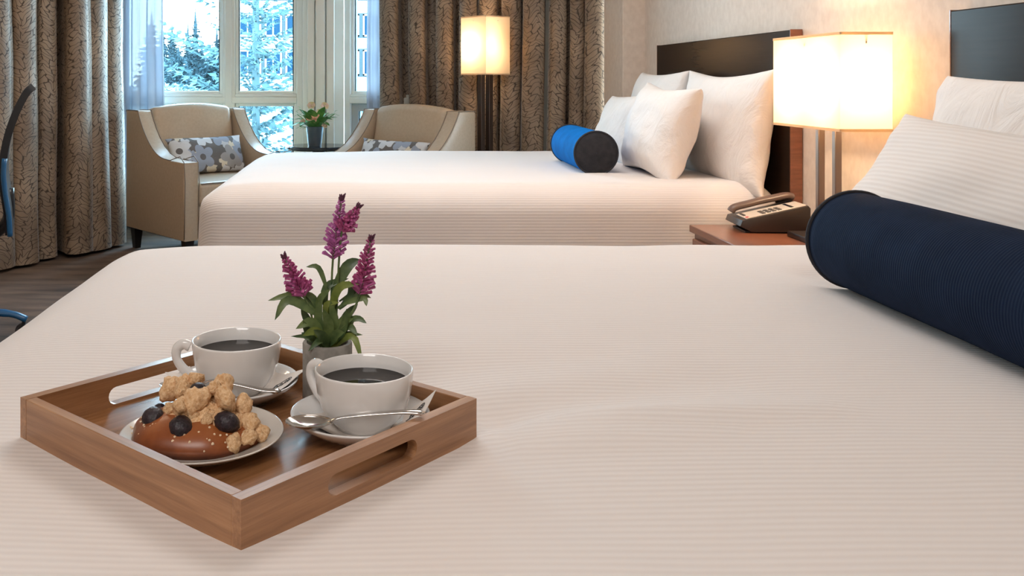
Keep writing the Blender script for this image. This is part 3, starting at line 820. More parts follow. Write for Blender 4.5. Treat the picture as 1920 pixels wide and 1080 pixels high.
for (x, y, z, rr, mm) in ((-.025, -.045, .185, .032, 'petal'), (.005, -.05, .20, .028, 'petal'), (-.005, -.055, .170, .024, 'petal'), (-.02, -.03, .265, .028, 'petal_p'),
                       (.065, -.03, .262, .028, 'petal_p'), (-.075, -.04, .16, .02, 'petal_p'), (.03, -.03, .225, .02, 'petal_p'), (.065, -.05, .135, .02, 'petal_p')):
    c = Vector((x, y, z)); f = obj('flower', lathe([(.001, 0), (.006, .002), (.007, .008), (.001, .011)], 8), mm, t, loc=c, rot=(1.0, 0, x*6), smooth=180)
    for k in range(6):
        a = 2*PI*k/6; d = Vector((math.cos(a), math.sin(a), .35))*rr*1.05
        obj('petal', leaf_strip([(0, 0, 0), d*.6+Vector((0, 0, .004)), d], rr*1.1, 4), mm, f, smooth=180)
    obj('stem', tube([Vector((x*.3, y*.3, .12)), c], .002, 5), 'leaf_b', t)

# ------------------------------------------------------------------ office chair at the frame's edge
oc = thing('office_chair', 'black and blue office chair seen from the side in front of the drape', 'chair', (-1.735, 3.70, 0), (0, 0, math.radians(-70)))
bp = [(.295, .44), (.290, .52), (.276, .62), (.272, .70), (.285, .80), (.315, .90), (.355, .985), (.385, 1.015)]
bc = catmull([(0, y, z) for y, z in bp], 5)
V, F = [], []
nx = 12
for side, off in ((0, -.014), (1, .014)):
    for i, p in enumerate(bc):
        tt = (bc[min(i+1, len(bc)-1)]-bc[max(i-1, 0)]).normalized(); nr = Vector((0, tt.z, -tt.y))
        for k in range(nx+1):
            u = -1+2*k/nx; hw = .23*(1-.10*abs(i/len(bc)*2-1)**3)
            q = p+nr*off; V.append((u*hw, q.y-.03*(1-u*u)*0, q.z))
n1 = len(bc)*(nx+1)
for i in range(len(bc)-1):
    for k in range(nx):
        a = i*(nx+1)+k; F.append((a, a+1, a+nx+2, a+nx+1)); F.append((n1+a, n1+a+nx+1, n1+a+nx+2, n1+a+1))
for i in range(len(bc)-1):
    a = i*(nx+1); F.append((a, a+nx+1, n1+a+nx+1, n1+a)); b = a+nx; F.append((b, n1+b, n1+b+nx+1, b+nx+1))
for k in range(nx):
    F.append((k, n1+k, n1+k+1, k+1)); e = (len(bc)-1)*(nx+1)+k; F.append((e, e+1, n1+e+1, n1+e))
obj('backrest', (V, F), 'plastic_blk', oc, smooth=60)
for s in (-1, 1):
    obj('blue_rim', tube([(s*.236, p.y+.004, p.z) for p in bc[:18]], .010, 8), 'plastic_blue', oc, smooth=180)['label'] = 'blue lower rim of the backrest'
obj('seat', mv(rbox(.24, .235, .035, .033, .05, 4), 0, -.005, .455), 'plastic_blk', oc, smooth=180)
obj('back_bracket', tube(catmull([(0, .02, .40), (0, .20, .40), (0, .285, .47), (0, .29, .60)], 5), .022, 8), 'plastic_blk', oc, smooth=180)
obj('gas_column', lathe([(.03, .09), (.03, .25), (.02, .25), (.02, .425)], 16, True), 'plastic_blk', oc, smooth=40)
for k in range(5):
    a = math.radians(8+72*k); d = Vector((math.cos(a), math.sin(a), 0))*1.12
    lg = obj('base_leg', tube(catmull([d*.02+Vector((0, 0, .115)), d*.15+Vector((0, 0, .115)), d*.27+Vector((0, 0, .10)), d*.325+Vector((0, 0, .075))], 5), [.030]*4+[.026]*6+[.022]*6, 8, .6), 'plastic_blue', oc, smooth=180)
    w = Matrix.Translation(d*.315+Vector((0, 0, .029))) @ Matrix.Rotation(a+.5, 4, 'Z') @ Matrix.Rotation(PI/2, 4, 'X')
    obj('caster', join(xf(lathe([(.001, -.022), (.026, -.022), (.029, -.018), (.029, .018), (.026, .022), (.001, .022)], 16), w), tube([d*.315+Vector((0, 0, .03)), d*.315+Vector((0, 0, .085))], .007, 6)), 'plastic_blk', lg, smooth=50)

# ------------------------------------------------------------------ tray
TZ = .668                                           # underside of the tray on the coverlet
F0 = Vector((-.0987, .7258)); ER = Vector((.672, .7406)); EL = Vector((-.7425, .670))
LR, LL, TH, HT = .3126, .350, .0115, .0455
aR = math.atan2(ER.y, ER.x)
tray = thing('serving_tray', 'square bamboo serving tray with cut-out handles on the near bed', 'tray', (F0.x, F0.y, TZ), (0, 0, aR))
# local x runs along the handled front edge (towards the right corner), local y along the plain edge (towards the left corner)
def slot_wall():
    L = LR; h = HT; cx, hw, r, cz = L/2, .060, .0095, .0235
    bm = bmesh.new(); outer = [(0, 0), (L, 0), (L, h), (0, h)]
    n = 8; slot = []
    for k in range(n+1): a = -PI/2+PI*k/n; slot.append((cx+hw-r+r*math.cos(a), cz+r*math.sin(a)))
    for k in range(n+1): a = PI/2+PI*k/n; slot.append((cx-hw+r+r*math.cos(a), cz+r*math.sin(a)))
    V, F = [], []
    N = len(slot)
    def anchor(p):
        ang = p
    # build as four quads bands: match each slot point to a border point
    bord = []
    for i, (x, z) in enumerate(slot):
        if i <= n:
            k = i/n; bord.append((L, h*k) if 0 < i < n else ((cx+hw-r, 0) if i == 0 else (cx+hw-r, h)))
        else:
            k = (i-n-1)/n; bord.append((0, h*(1-k)) if 0 < i-n-1 < n else ((cx-hw+r, h) if i == n+1 else (cx-hw+r, 0)))
    for y in (0, TH):
        V += [(x, y, z) for x, z in slot] + [(x, y, z) for x, z in bord] + [(L, y, 0), (L, y, h), (0, y, h), (0, y, 0)]
    S = 2*N+4
    for q in (0, 1):
        o = q*S
        for i in range(N):
            j = (i+1) % N
            f = [o+i, o+j, o+N+j, o+N+i]
            # corners of the board
            if i == 0: f = [o+i, o+j, o+N+j, o+2*N, o+N+i]
            if i == n-1: f = [o+i, o+j, o+N+j, o+2*N+1, o+N+i]
            if i == n+1: f = [o+i, o+j, o+N+j, o+2*N+2, o+N+i]
            if i == N-2: f = [o+i, o+j, o+N+j, o+2*N+3, o+N+i]
            F.append(tuple(f if q else f[::-1]))
    for i in range(N):
        j = (i+1) % N; F.append((i, j, S+j, S+i))
    ring = []
    for i in range(N):
        ring.append(N+i)
        if i == 0: ring.append(2*N)
        if i == n-1: ring.append(2*N+1)
        if i == n+1: ring.append(2*N+2)
        if i == N-2: ring.append(2*N+3)
    for i in range(len(ring)):
        a, b = ring[i], ring[(i+1) % len(ring)]; F.append((a, S+a, S+b, b))
    bm = bmesh.new(); vs = [bm.verts.new(v) for v in V]
    for f in F: bm.faces.new([vs[i] for i in f])
    bmesh.ops.recalc_face_normals(bm, faces=bm.faces[:])
    return bm
sw = obj('handle_side', slot_wall(), 'bamboo', tray)
sw2 = obj('handle_side', slot_wall(), 'bamboo', tray, loc=(0, LL-TH, 0))
for x0 in (0, LR-TH):
    o = obj('plain_side', box(0, LL-2*TH-.0006, 0, TH, 0, HT, .0006, 1), 'bamboo', tray, loc=(x0+TH, TH+.0003, 0), rot=(0, 0, PI/2))
obj('tray_board', box(-(LR/2-TH), LR/2-TH, -(LL/2-TH), LL/2-TH, 0, .0115), 'bamboo_floor', tray, loc=(LR/2, LL/2, 0))
TF = TZ+.0115                                       # top of the tray board

# ------------------------------------------------------------------ crockery on the tray
SAU = [(.001, .0030), (.030, .0030), (.033, .0), (.036, .0), (.037, .0030), (.052, .0075), (.066, .0165), (.0705, .0210), (.0712, .0226), (.0700, .0232), (.064, .0188), (.050, .0112), (.036, .0070), (.032, .0062), (.001, .0062)]
CUP = [(.001, .004), (.022, .004), (.024, 0), (.028, 0), (.029, .003), (.032, .006), (.0390, .013), (.0446, .0235), (.0480, .036), (.0497, .048), (.0505, .0575), (.0505, .0590), (.0495, .0598), (.0484, .0590),
       (.0474, .0480), (.0456, .036), (.0420, .024), (.0360, .0135), (.024, .0080), (.001, .0075)]
def make_cup(label, cx, cy, handle):
    t = thing('coffee_cup', label, 'cup', (cx, cy, TF+.0070), (0, 0, handle), 'coffee cups')
    obj('cup', lathe(CUP, 64), 'china', t, smooth=180)
    hp = catmull([(.0530, 0, .0510), (.060, 0, .0535), (.0675, 0, .049), (.0685, 0, .038), (.062, 0, .027), (.0525, 0, .0195), (.0450, 0, .0175)], 5)
    obj('handle', tube(hp, [.0052+.0012*abs(i/(len(hp)-1)*2-1) for i in range(len(hp))], 10, .8, up=(0, 1, 0)), 'china', t, smooth=180)
    obj('coffee', lathe([(.0468, .0455), (.0450, .0452), (.001, .0452)], 48), 'coffee', t, smooth=180)['label'] = 'black coffee'
    return t
def make_saucer(label, cx, cy):
    o = obj('saucer', lathe(SAU, 64), 'china', loc=(cx, cy, TF), smooth=180); return tag(o, label, 'saucer', 'saucers under the cups')
S1 = (-.150, 1.058); S2 = (-.008, .953)
make_saucer('white saucer behind the pastry plate', *S1)
make_saucer('white saucer next to the tray\'s near cut-out handle', *S2)
make_cup('white cup of coffee with its handle showing, behind the pastry', S1[0]+.001, S1[1]+.002, math.radians(180))
make_cup('white cup of coffee in front of the grey vase', S2[0]+.004, S2[1]+.0, math.radians(146))
# napkins with printed emblem
def napkin(cx, cy, rz, half, label, lift, mark):
    n = 16; V, F = [], []
    top = [(0, .0062), (.032, .0062), (.036, .0070), (.050, .0112), (.064, .0188), (.070, .0232), (.085, .0300)]
    def zf(u, v):
        x, y = u*half, v*half; r = math.hypot(x, y); z = .03
        for (ra, za), (rb, zb_) in zip(top, top[1:]):
            if ra <= r <= rb: z = za+(zb_-za)*(r-ra)/(rb-ra)
        z += .0012
        if u > .3 and v < -.3: z += lift*((u-.3)*(-v-.3)/.49)
        return z + .0006*nz(u, v, rz, 3)
    for i in range(n+1):
        for j in range(n+1):
            u, v = -1+2*i/n, -1+2*j/n; V.append((u*half, v*half, zf(u, v)))
    for i in range(n):
        for j in range(n): a = i*(n+1)+j; F.append((a, a+n+1, a+n+2, a+1))
    # second side 0.4 mm below gives the sheet its thickness
    k = len(V); V += [(x, y, z-.0004) for x, y, z in V]; F += [tuple(i+k for i in f[::-1]) for f in F]
    o = obj('napkin', (V, F), 'paper', loc=(cx, cy, TF), rot=(0, 0, rz), smooth=180)
    tag(o, label, 'napkin', 'paper napkins under the cups')
    # the emblem: looping pen-like script
    mk = []
    for st in mark:
        mk.append(tube([(x, y, zf(x/half, y/half)+.0006) for x, y in [(q.x, q.y) for q in catmull([(a, b, 0) for a, b in st], 6)]], .00055, 5, .35))
    obj('printed_emblem', join(*mk), 'ink', o)['label'] = 'black looping script print'
    return o
def script(ox, oy, s, ang):
    raw = [[(-1.6, -.4), (-1.0, -.2), (-.3, -.1), (.4, -.1), (1.2, .1)],
           [(-1.0, -.3), (-.9, .2), (-.7, .5), (-.55, .2), (-.6, -.3), (-.3, -.2), (-.15, .3), (.05, .45), (.1, 0), (.0, -.35), (.35, -.2), (.5, .35), (.75, .4), (.7, -.05), (.55, -.4)],
           [(-.8, .55), (-.2, .75), (.5, .8), (1.1, .65), (1.35, .2), (1.1, -.3), (.8, -.45)], [(1.0, .6), (.95, .1), (.8, -.4)]]
    c, d = math.cos(ang), math.sin(ang)
    return [[(ox+s*(x*c-y*d), oy+s*(x*d+y*c)) for x, y in st] for st in raw]
napkin(S1[0], S1[1]+.002, PI/4, .057, 'white paper napkin with black print under the cup behind the pastry', .004, script(.0365, -.0365, .0085, -PI/4))
napkin(S2[0]+.008, S2[1]+.0, PI/4+.1, .050, 'white paper napkin with one raised corner under the cup before the vase', .018, script(.035, -.035, .0068, -PI/4))
# spoons
def spoon(p_bowl, p_end, label, zb, ze):
    b, e = Vector((*p_bowl, 0)), Vector((*p_end, 0)); L = (e-b).length; a = math.atan2(e.y-b.y, e.x-b.x)
    t = thing('teaspoon', label, 'spoon', (b.x, b.y, 0), (0, 0, a), 'teaspoons on the saucers')
    V, F = [], []; n, mm = 28, 6
    top = []
    for k in range(mm+1):
        r = k/mm
        for i in range(n):
            th = 2*PI*i/n; px = .0235*r*math.cos(th); py = .0165*r*math.sin(th)*(1-.12*math.cos(th))
            V.append((px, py, zb-.0062*(1-r*r)))
    K = len(V); V += [(x, y, z-.0009) for x, y, z in V]
    for k in range(mm):
        for i in range(n):
            j = (i+1) % n; f = (k*n+i, k*n+j, (k+1)*n+j, (k+1)*n+i)
            F.append(f[::-1]); F.append(tuple(q+K for q in f))
    for i in range(n): j = (i+1) % n; F.append((mm*n+i, mm*n+j, K+mm*n+j, K+mm*n+i))
    obj('bowl', (V, F), 'steel', t, smooth=60)
    hp = catmull([(.0205, 0, zb-.0004), (.028, 0, zb+.0030), (.040, 0, zb+.0050), (.065, 0, (zb*.5+ze*.5)+.003), (L-.02, 0, ze+.0005), (L, 0, ze)], 5)
    N = len(hp); rad = [.0034 if i < 6 else .0026+.0036*(i/N)**2 for i in range(N)]; rad[-1] = .002
    obj('handle', tube(hp, rad, 10, .42, up=(0, 0, 1)), 'steel', t, smooth=180)
    return t
spoon((-.057, .908), (.055, .903), 'steel teaspoon on the saucer nearest the tray\'s cut-out handle', TF+.0290, TF+.0385)
spoon((-.204, 1.018), (-.094, 1.008), 'steel teaspoon on the saucer behind the pastry', TF+.0290, TF+.0245)

# plate and pastry
PX, PY = -.163, .918
PLA = [(.001, .003), (.044, .003), (.046, 0), (.050, 0), (.052, .003), (.066, .0075), (.0785, .0140), (.0800, .0152), (.0795, .0160), (.0780, .0158), (.066, .0105), (.052, .0062), (.048, .0055), (.001, .0055)]
PLA = [(r*1.0, z) for r, z in PLA]
tag(obj('plate', lathe(PLA, 72), 'plate', loc=(PX, PY, TF), smooth=180), 'round ivory plate under the pastry', 'plate')
bz = TF+.0055
pas = thing('pastry', 'glazed bun with streusel crumbs and dark berries on the plate', 'pastry', (PX-.010, PY+.002, bz), (0, 0, math.radians(-14)))
def bun_h(x, y):
    r = math.hypot(x/.066, y/.048)
    return .026*max(0, 1-r**2.6)**.55
def fbun():
    V, F = [], []; n, mm = 56, 16
    V.append((0, 0, bun_h(0, 0)))
    for k in range(1, mm+1):
        rr = math.sin(PI/2*k/mm)
        for i in range(n):
            a = 2*PI*i/n; wob = 1+.05*math.sin(3*a+.6)+.03*math.sin(5*a)
            x, y = .066*rr*math.cos(a)*wob, .048*rr*math.sin(a)*wob
            z = .024*(1-rr**2.4)**.5+.0030*nz(x, y, 0, 45)*(1-rr)+.005*max(0, 1-rr*1.4)
            V.append((x, y, z+.004*(1 if k < mm else 0)))
    for k in range(1, mm+1):   # belly underneath
        rr = 1-.12*(k/mm)
        if k > 3: break
        for i in range(n):
            a = 2*PI*i/n; wob = 1+.05*math.sin(3*a+.6)+.03*math.sin(5*a)
            V.append((.066*rr*math.cos(a)*wob, .048*rr*math.sin(a)*wob, max(.0003, .0-.0)+.0001*k))
    for i in range(n): F.append((0, 1+i, 1+(i+1) % n))
    for k in range(mm+2):
        for i in range(n):
            j = (i+1) % n; F.append((1+k*n+i, 1+(k+1)*n+i, 1+(k+1)*n+j, 1+k*n+j))
    return V, F
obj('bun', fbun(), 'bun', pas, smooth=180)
def lump(r, seed, sub=2, rough=.35, squash=1):
    bm = bmesh.new(); bmesh.ops.create_icosphere(bm, subdivisions=sub, radius=r)
    for v in bm.verts:
        k = 1+rough*mn.noise(v.co/r*1.3+Vector((seed, seed*2, 0)))+rough*.6*mn.noise(v.co/r*3.1+Vector((0, seed, seed)))
        v.co *= k; v.co.z *= squash
    return bm_geo(bm)
r = random.Random(12)
lumps = [lump(1, s*3.7, 3, .42) for s in range(6)]
meshes = []
for g in lumps:
    me = bpy.data.meshes.new('crumb_chunk'); me.from_pydata(g[0], [], g[1]); me.shade_smooth(); me.materials.append(M['crumb']); meshes.append(me)
def crumb(x, y, z, s):
    o = bpy.data.objects.new('crumb_chunk', r.choice(meshes)); o.location = (x, y, z); o.scale = (s*r.uniform(.85, 1.2), s*r.uniform(.85, 1.2), s*r.uniform(.7, .95))
    o.rotation_euler = (r.uniform(0, 6), r.uniform(0, 6), r.uniform(0, 6)); link(o, pas)
def surf(x, y):
    q = math.hypot(x/.066, y/.048); q = min(q, .999)
    return .024*(1-q**2.4)**.5+.004+.005*max(0, 1-q*1.4)
def topping():
    V, F = [], []; n, mm = 44, 12
    for k in range(mm+1):
        for i in range(n):
            a = 2*PI*i/n; q = k/mm*(1+.16*math.sin(3*a+1)+.10*math.sin(7*a)); x, y = .010+.042*q*math.cos(a), .009+.030*q*math.sin(a)
            z = surf(x, y)+.009*max(0, 1-q*q)**.8+(.0032*nz(x, y, 1, 120)+.002*nz(x, y, 5, 260)) - (.004 if k == mm else 0)
            V.append((x, y, z))
    for k in range(mm):
        for i in range(n): j = (i+1) % n; F.append((k*n+i, (k+1)*n+i, (k+1)*n+j, k*n+j))
    return V, F
obj('crumb_topping', topping(), 'crumb2', pas, smooth=180)
for k in range(190):
    a = r.uniform(0, 2*PI); q = r.random()**.6; x = .012+.040*q*math.cos(a); y = .010+.030*q*math.sin(a)
    hh = surf(x, y)+.010*(1-q)*r.uniform(.3, 1.1)
    crumb(x, y, hh-.001, r.uniform(.0028, .0064))
for (x, y, z, s) in ((-.018, .020, .047, .0100), (-.008, .026, .051, .0095), (.024, .022, .051, .0095), (-.036, .026, .040, .0115), (.004, -.012, .041, .011), (-.004, -.018, .039, .0095), (.010, -.006, .045, .010),
                     (.058, .006, .020, .010), (.062, -.008, .012, .0085), (.052, -.022, .010, .008), (.066, .006, .011, .009), (.048, .014, .034, .010), (.034, .0, .043, .010), (-.014, .006, .045, .009), (.02, .008, .050, .009)):
    crumb(x, y, z, s)
def berry(x, y, z, s, rz):
    bm = bmesh.new(); bmesh.ops.create_icosphere(bm, subdivisions=3, radius=1)
    for v in bm.verts:
        n = v.co.normalized(); v.co = n*(1+.07*math.sin(n.x*9+rz)*math.sin(n.y*9)*math.sin(n.z*9+1)+.04*mn.noise(n*4+Vector((rz, 0, 0))))
        v.co.z *= .78
    bm.transform(Matrix.Scale(s, 4))
    obj('berry', bm, 'berry', pas, loc=(x*.95, y*.93, z-.0045), rot=(.5, 0, rz), smooth=180)
for k, (x, y, z, s) in enumerate(((-.038, -.014, .0285, .0110), (.002, -.0305, .0275, .0122), (.043, -.012, .0295, .0130), (.004, .004, .0535, .0085), (.046, .026, .036, .0080), (-.046, .018, .026, .006))):
    berry(x, y, z, s, k*1.3)
gr = []
for k in range(70):
    a = r.uniform(PI*.95, PI*2.05); q = r.uniform(.62, .99); x, y = .066*q*math.cos(a), .048*q*math.sin(a)
    gr.append(mv(lump(r.uniform(.0008, .0016), k, 1, .3), x, y, surf(x, y)-.0005))
o = obj('pearl_sugar', join(*gr), 'sugar', pas); o['kind'] = 'stuff'

# ------------------------------------------------------------------ grey vase with artificial lavender
VX, VY = -.0455, 1.046
vase = thing('lavender_pot', 'grey concrete pot of purple lavender standing on the tray', 'plant', (VX, VY, TF))
obj('pot', lathe([(.001, 0), (.0270, 0), (.0278, .001), (.0278, .066), (.0270, .0675), (.0235, .0675), (.0225, .066), (.0225, .058)], 48), 'concrete', vase, smooth=40)
obj('soil', lathe([(.0228, .058), (.012, .0605), (.001, .061)], 24), 'soil', vase, smooth=180)
def P3(dx, dz, dy=0): return Vector((dx, dy, dz))
heads = [(-.0365, .092, -.060, .157, 'floret', -.004), (.0145, .150, .004, .227, 'floret2', .004), (.034, .116, .051, .174, 'floret', -.010)]
heads = [(-.0255, .118, -.048, .163, 'floret', -.004), (.006, .158, .016, .228, 'floret2', .004), (.036, .121, .0490, .185, 'floret', -.008)]
def fl(base, d, L, w, rng):
    """one tubular floret"""
    d = d.normalized(); a = d.orthogonal().normalized(); b = d.cross(a); V = []; n = 5
    for k, (t, rr) in enumerate(((0, .35), (.55, .7), (1, 1))):
        for i in range(n):
            th = 2*PI*i/n; V.append(tuple(base+d*L*t+(a*math.cos(th)+b*math.sin(th))*w*rr))
    V.append(tuple(base+d*L*.8)); F = []
    for k in range(2):
        for i in range(n): j = (i+1) % n; F.append((k*n+i, k*n+j, (k+1)*n+j, (k+1)*n+i))
    for i in range(n): F.append((2*n+i, 2*n+(i+1) % n, 3*n))
    return V, F
rl = random.Random(21)
def spike(x0, z0, x1, z1, m_, y, wide):
    p0, p1 = Vector((x0, y, z0)), Vector((x1, y*1.3, z1)); ax = (p1-p0).normalized(); u = ax.orthogonal().normalized(); v = ax.cross(u)
    gs = []; n = 100
    for k in range(n):
        s = (k+.5)/n; a = k*2.4+rl.uniform(-.3, .3); rad = wide*(1-.70*s**1.3)*rl.uniform(.7, 1.15)
        b = p0.lerp(p1, s*.93); d = (u*math.cos(a)+v*math.sin(a))+ax*rl.uniform(.3, .9)
        gs.append(fl(b, d, rad, .0011+.0011*(1-s), rl))
    h = obj('flower_spike', join(*gs), m_, vase, smooth=60)
    bs = []
    for k in range(7):
        a = k*2.0; d = (u*math.cos(a)+v*math.sin(a))*.6+ax; b = p0.lerp(p1, .9+.015*k)
        bs.append(tube([b, b+d.normalized()*.004, b+d.normalized()*.0072], [.0007, .0016, .0006], 5))
    obj('bud', join(*bs), 'bud', h, smooth=180)['label'] = 'dark closed buds at the tip'
    obj('stem', tube(catmull([(x0*.25, y*.4, .058), (x0*.6, y, .09), (x0, y, z0), p0.lerp(p1, .96)], 5), .0013, 5), 'leaf', vase, smooth=180)
for (x0, z0, x1, z1, m_, y) in heads: spike(x0, z0, x1, z1, m_, y, .0170 if m_ == 'floret2' else .0175)
spike(.016, .190, .0345, .218, 'floret', .0, .013)
lv = []
# leaves read off the photograph: base, bend, tip (x, z), y
for (bx_, bz_, mx, mz, tx, tz, yy, w, mm) in (
    (-.018, .100, -.040, .119, -.066, .115, -.006, .008, 'leaf'), (-.018, .098, -.043, .116, -.0575, .095, -.012, .010, 'leaf'), (-.010, .098, -.030, .121, -.052, .118, .006, .007, 'leaf'),
    (.004, .100, .014, .130, .036, .135, -.012, .0095, 'leaf2'), (-.004, .102, -.001, .128, .024, .137, .004, .009, 'leaf'), (.010, .120, .022, .150, .037, .158, .006, .013, 'leaf'),
    (.000, .125, -.010, .150, -.024, .151, .0, .006, 'leaf'), (-.002, .063, -.016, .092, -.034, .087, -.016, .011, 'leaf'), (-.004, .062, -.016, .075, -.040, .0775, -.012, .006, 'leaf'),
    (.000, .066, -.012, .083, -.026, .081, -.020, .010, 'leaf2'), (.006, .062, .020, .078, .040, .079, -.012, .006, 'leaf'), (.008, .062, .028, .078, .0395, .052, -.020, .008, 'leaf2'),
    (.010, .085, .032, .095, .044, .0905, -.008, .007, 'leaf'), (.018, .105, .036, .121, .049, .118, -.006, .006, 'leaf'), (.022, .112, .038, .127, .052, .131, .004, .005, 'leaf'),
    (.004, .066, .012, .088, .030, .098, -.014, .010, 'leaf'), (.012, .070, .022, .095, .034, .107, .008, .010, 'leaf'), (-.006, .066, -.010, .095, -.006, .120, -.008, .010, 'leaf'),
    (.002, .066, .004, .098, .012, .130, .002, .011, 'leaf'), (-.008, .064, -.022, .090, -.030, .105, .004, .009, 'leaf'), (.010, .064, .018, .086, .022, .110, -.018, .009, 'leaf'),
    (.0, .064, -.004, .078, -.014, .089, -.024, .011, 'leaf'), (.004, .066, .010, .080, .020, .086, -.024, .011, 'leaf'), (-.004, .095, .0, .112, .014, .116, -.016, .007, 'leaf2'),
    (.022, .104, .026, .120, .024, .137, -.004, .008, 'leaf'), (-.012, .096, -.016, .116, -.030, .124, .0, .008, 'leaf'), (-.016, .094, -.008, .116, .004, .128, -.006, .008, 'leaf'),
    (.003, .062, -.006, .074, -.020, .064, -.020, .008, 'leaf'), (.014, .080, .024, .088, .034, .080, -.016, .009, 'leaf'), (.030, .110, .040, .118, .044, .110, -.010, .007, 'leaf'),
    (-.006, .062, -.022, .070, -.030, .074, .010, .008, 'leaf'), (.006, .062, .022, .082, .030, .088, .012, .008, 'leaf'), (-.010, .064, -.020, .080, -.026, .096, -.014, .009, 'leaf'),
    (.0, .07, .002, .09, -.004, .11, -.018, .012, 'leaf'), (.012, .066, .016, .09, .028, .104, -.012, .011, 'leaf'), (.006, .07, .008, .092, .004, .118, -.014, .011, 'leaf')):
    obj('leaf', leaf_strip([(bx_*.6, yy*.35, bz_), (mx, yy*.8, mz), (tx, yy*1.3, tz)], w, 8, .3, up=(0, -1, .35)), mm if mm == 'leaf2' or rl.random() < .6 else 'leaf3', vase, smooth=180)

# ------------------------------------------------------------------ outdoors
def terrain():
    V, F = [], []; xs = [-70+5*i for i in range(33)]; ys = [7.5, 10, 14, 20, 30, 42, 60, 80, 100, 130, 170, 240]
    for y in ys:
        for x in xs: V.append((x, y, -2.3+1.5*min(1, (y-7.5)/75)+.15*nz(x, y, 0, .13)))
    n = len(xs)
    for j in range(len(ys)-1):
        for i in range(n-1): a = j*n+i; F.append((a, a+1, a+n+1, a+n))
    return V, F
g = struct('ground', terrain(), 'snow', smooth=180)
def gz(y): return -2.3+1.5*min(1, (y-7.5)/75)
def conifer(h, rad, seed, levels, per, droop, nn, gap=.1, first=.04, fat=1.0):
    """whorls of branches; every branch carries crossed needle tufts along its length"""
    r = random.Random(seed); V, F = [], []
    if fat > 1:                                                     # dense heart of a far tree
        V, F = lathe([(rad*(1-k)*.42*(.75+.5*r.random())+.03, h*(.06+.93*k)) for k in [i/14 for i in range(15)]], 8)
    for l in range(levels):
        k = l/(levels-1); R = rad*(1-k)**.85*(.75+.5*r.random())+.02*rad
        for b in range(per):
            a = 2*PI*(b+r.random()*.8)/per+l*1.1; d = Vector((math.cos(a), math.sin(a), 0)); L = R*r.uniform(.5, 1.15)
            z = h*(first+(1-first)*k**.9)*.985+h*(1-first)/levels*r.uniform(-.8, .8)*(1-k); sd = Vector((-d.y, d.x, 0))
            pit = -droop*r.uniform(.5, 1.3)
            for s in range(nn):
                q = (s+.7)/nn*L; c = d*q+Vector((0, 0, z+pit*q+.10*q*q/max(L, .1)))
                for g_ in range(3):
                    ax = (d*r.uniform(.5, 1)+sd*r.uniform(-.8, .8)+Vector((0, 0, r.uniform(-.55, .45)))).normalized()
                    ln = L/nn*r.uniform(.9, 1.5)*(1.15-.3*s/nn); sdv = ax.cross(Vector((r.uniform(-1, 1), r.uniform(-1, 1), r.uniform(-1, 1)))).normalized()*ln*r.uniform(.16, .30)*fat
                    i = len(V); V += [tuple(c-ax*ln*.3), tuple(c+sdv), tuple(c+ax*ln), tuple(c-sdv)]; F.append((i, i+1, i+2, i+3))
    return V, F
def tree(name, label, x, y, h, rad, seed, levels, per, nn, droop, m_, group, first=.04):
    t = thing(name, label, 'tree', (x, y, gz(y)-.02), group=group)
    obj('trunk', tube([(0, 0, 0), (0, 0, h*.5), (0, 0, h*.99)], [h*.009, h*.006, h*.001], 7), 'bark', t, smooth=180)
    o = obj('foliage', conifer(h, rad, seed, levels, per, droop, nn, first=first, fat=1.9 if y > 50 else 1.0), m_, t); o['kind'] = 'stuff'
    return t
tree('spruce_tree', 'large pale blue spruce right outside the window before the building', -1.86, 15.5, 9.5, 2.0, 4, 46, 7, 13, -.30, 'needle_f', None)
TG = 'dark spruces beyond the window'
far = [(-.210, 92, 7.5, 1.5), (-.193, 105, 8.6, 1.2), (-.185, 98, 9.8, 1.25), (-.178, 110, 6.5, 1.5), (-.170, 120, 5.5, 1.6), (-.162, 100, 7.8, 1.2), (-.156, 95, 9.0, 1.1), (-.203, 84, 5.0, 1.6), (-.167, 86, 5.0, 1.7), (-.220, 100, 8, 1.5), (-.232, 96, 9, 1.5), (-.15, 104, 8, 1.3)]
FL = ['dark spruce next to the sheer curtain\'s edge, in front of taller ones', 'slender dark spruce second from the sheer curtain\'s edge', 'tallest slender spire among the distant spruces', 'mid-height spruce just beside the tallest spire',
      'low distant spruce in the gap between the tall spires', 'distant spruce filling the gap before the window mullion', 'tall narrow spruce beside the window mullion', 'short broad spruce in the front row below the slender spires',
      'short broad spruce in the front row below the gap of sky', 'distant spruce seen through the sheer curtain', 'distant spruce seen through the middle of the sheer curtain', 'distant spruce half hidden by the window mullion']
for i, (q, y, h, w) in enumerate(far):
    tree('spruce_tree', FL[i], q*y, y, h, w, 30+i, 46, 8, 4, .25, 'needle_d', TG, .05)
def shrub(x, y, z, rx, rz_, seed, n=900):
    r = random.Random(seed); V, F = [], []
    for k in range(n):
        a = r.uniform(0, 2*PI); e = math.asin(r.uniform(-.2, 1)); q = r.uniform(.55, 1)**.5
        c = Vector((rx*q*math.cos(a)*math.cos(e), rx*q*math.sin(a)*math.cos(e), rz_*(.25+.75*q*math.sin(e)))); s = rx*r.uniform(.04, .09)
        d1 = Vector((r.uniform(-1, 1), r.uniform(-1, 1), r.uniform(-.3, 1))).normalized()*s; d2 = d1.orthogonal().normalized()*s*.45
        i = len(V); V += [tuple(c-d1), tuple(c+d2), tuple(c+d1), tuple(c-d2)]; F.append((i, i+1, i+2, i+3))
    return V, F
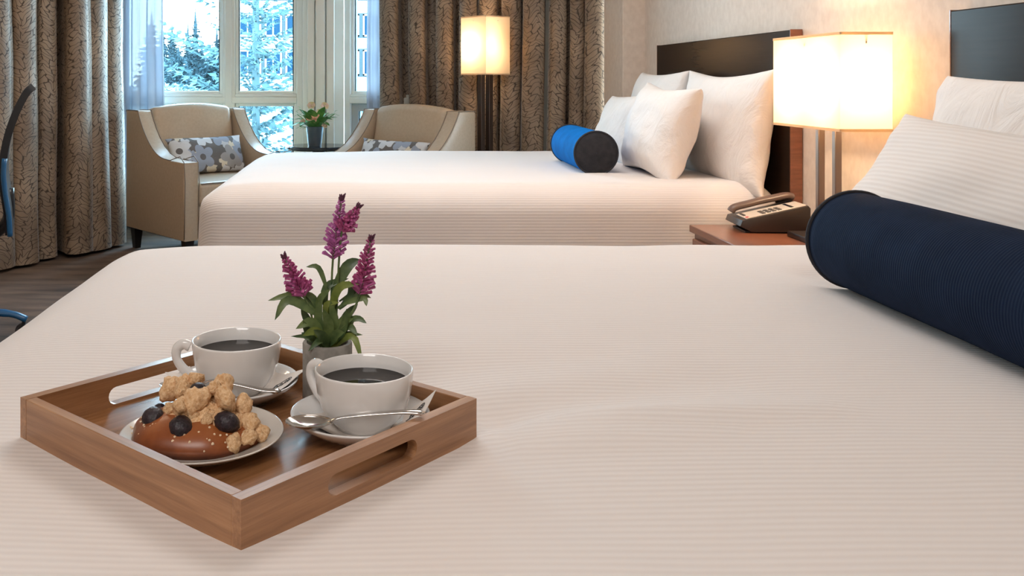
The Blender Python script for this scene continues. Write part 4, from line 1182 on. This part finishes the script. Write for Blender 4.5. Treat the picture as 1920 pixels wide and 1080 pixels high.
SL = ['pale frosted shrub close outside the lower pane behind the flower pot', 'pale frosted shrub close outside the lower pane, behind the armchair\'s wing', 'pale frosted shrub behind the back of the first armchair', 'frosted shrub outside the narrow side window',
      'broad pale shrub at the foot of the white building, behind the big spruce', 'broad pale shrub before the building, seen in the side window', 'low pale shrub in front of the distant spruces', 'low pale shrub between the distant spruces and the building']
for i, (x, y, rx, rz_) in enumerate(((-.62, 10.2, .75, 1.9), (-1.95, 12.4, .8, 1.75), (-3.1, 11.2, .9, 1.7), (.35, 13.2, .8, 1.3), (-4.6, 62, 3.2, 2.0), (3.2, 64, 3.4, 2.4), (-14.5, 70, 3.0, 1.8), (-10, 54, 2.4, 1.5))):
    t = thing('frosted_shrub', SL[i], 'shrub', (x, y, gz(y)), group='frosted shrubs outside the window')
    o = obj('foliage', shrub(x, y, 0, rx, rz_, i+5, 1500 if y < 20 else 900), 'shrub', t); o['kind'] = 'stuff'
    obj('stem', tube([(0, 0, -.05), (.02, 0, rz_*.4), (0, .02, rz_*.8)], [.03*rx, .02*rx, .006], 6), 'bark', t)
# the building opposite
BY = 84.0
bl = thing('building', 'white building with rows of dark windows behind the spruce', 'building', (0, BY, gz(BY)))
o0 = gz(BY)
obj('wall', box(-12.6, 14, 0, 10, 0, 11.6), 'facade', bl)
for zb_, zt_ in ((.9-o0-.2, 3.0-o0+.75), (4.9-o0, 7.0-o0)):
    pass
rows = [(1.45-o0, 3.75-o0), (4.95-o0, 6.95-o0), (8.3-o0, 10.2-o0)]
for (z0, z1) in rows:
    obj('band', box(-12.2, 13.8, -.10, 0, z0-.12, z1+.12, .02, 1), 'facade_g', bl)
    x = -11.9
    k = 0
    while x < 12:
        wdt = 1.5 if k % 3 else 2.3
        f = obj('window', join(box(x, x+.14, -.22, -.1, z0, z1), box(x+wdt-.14, x+wdt, -.22, -.1, z0, z1), box(x, x+wdt, -.22, -.1, z0, z0+.14), box(x, x+wdt, -.22, -.1, z1-.14, z1), box(x+wdt*.45, x+wdt*.45+.1, -.2, -.1, z0, z1)), 'facade', bl)
        obj('pane', box(x+.14, x+wdt-.14, -.15, -.11, z0+.14, z1-.14), 'dark_pane', f)
        x += wdt+(.95 if k % 3 == 2 else .35); k += 1
obj('roof', box(-13, 14.4, -.4, 10.4, 11.6, 12.0, .05, 1), 'facade_g', bl)
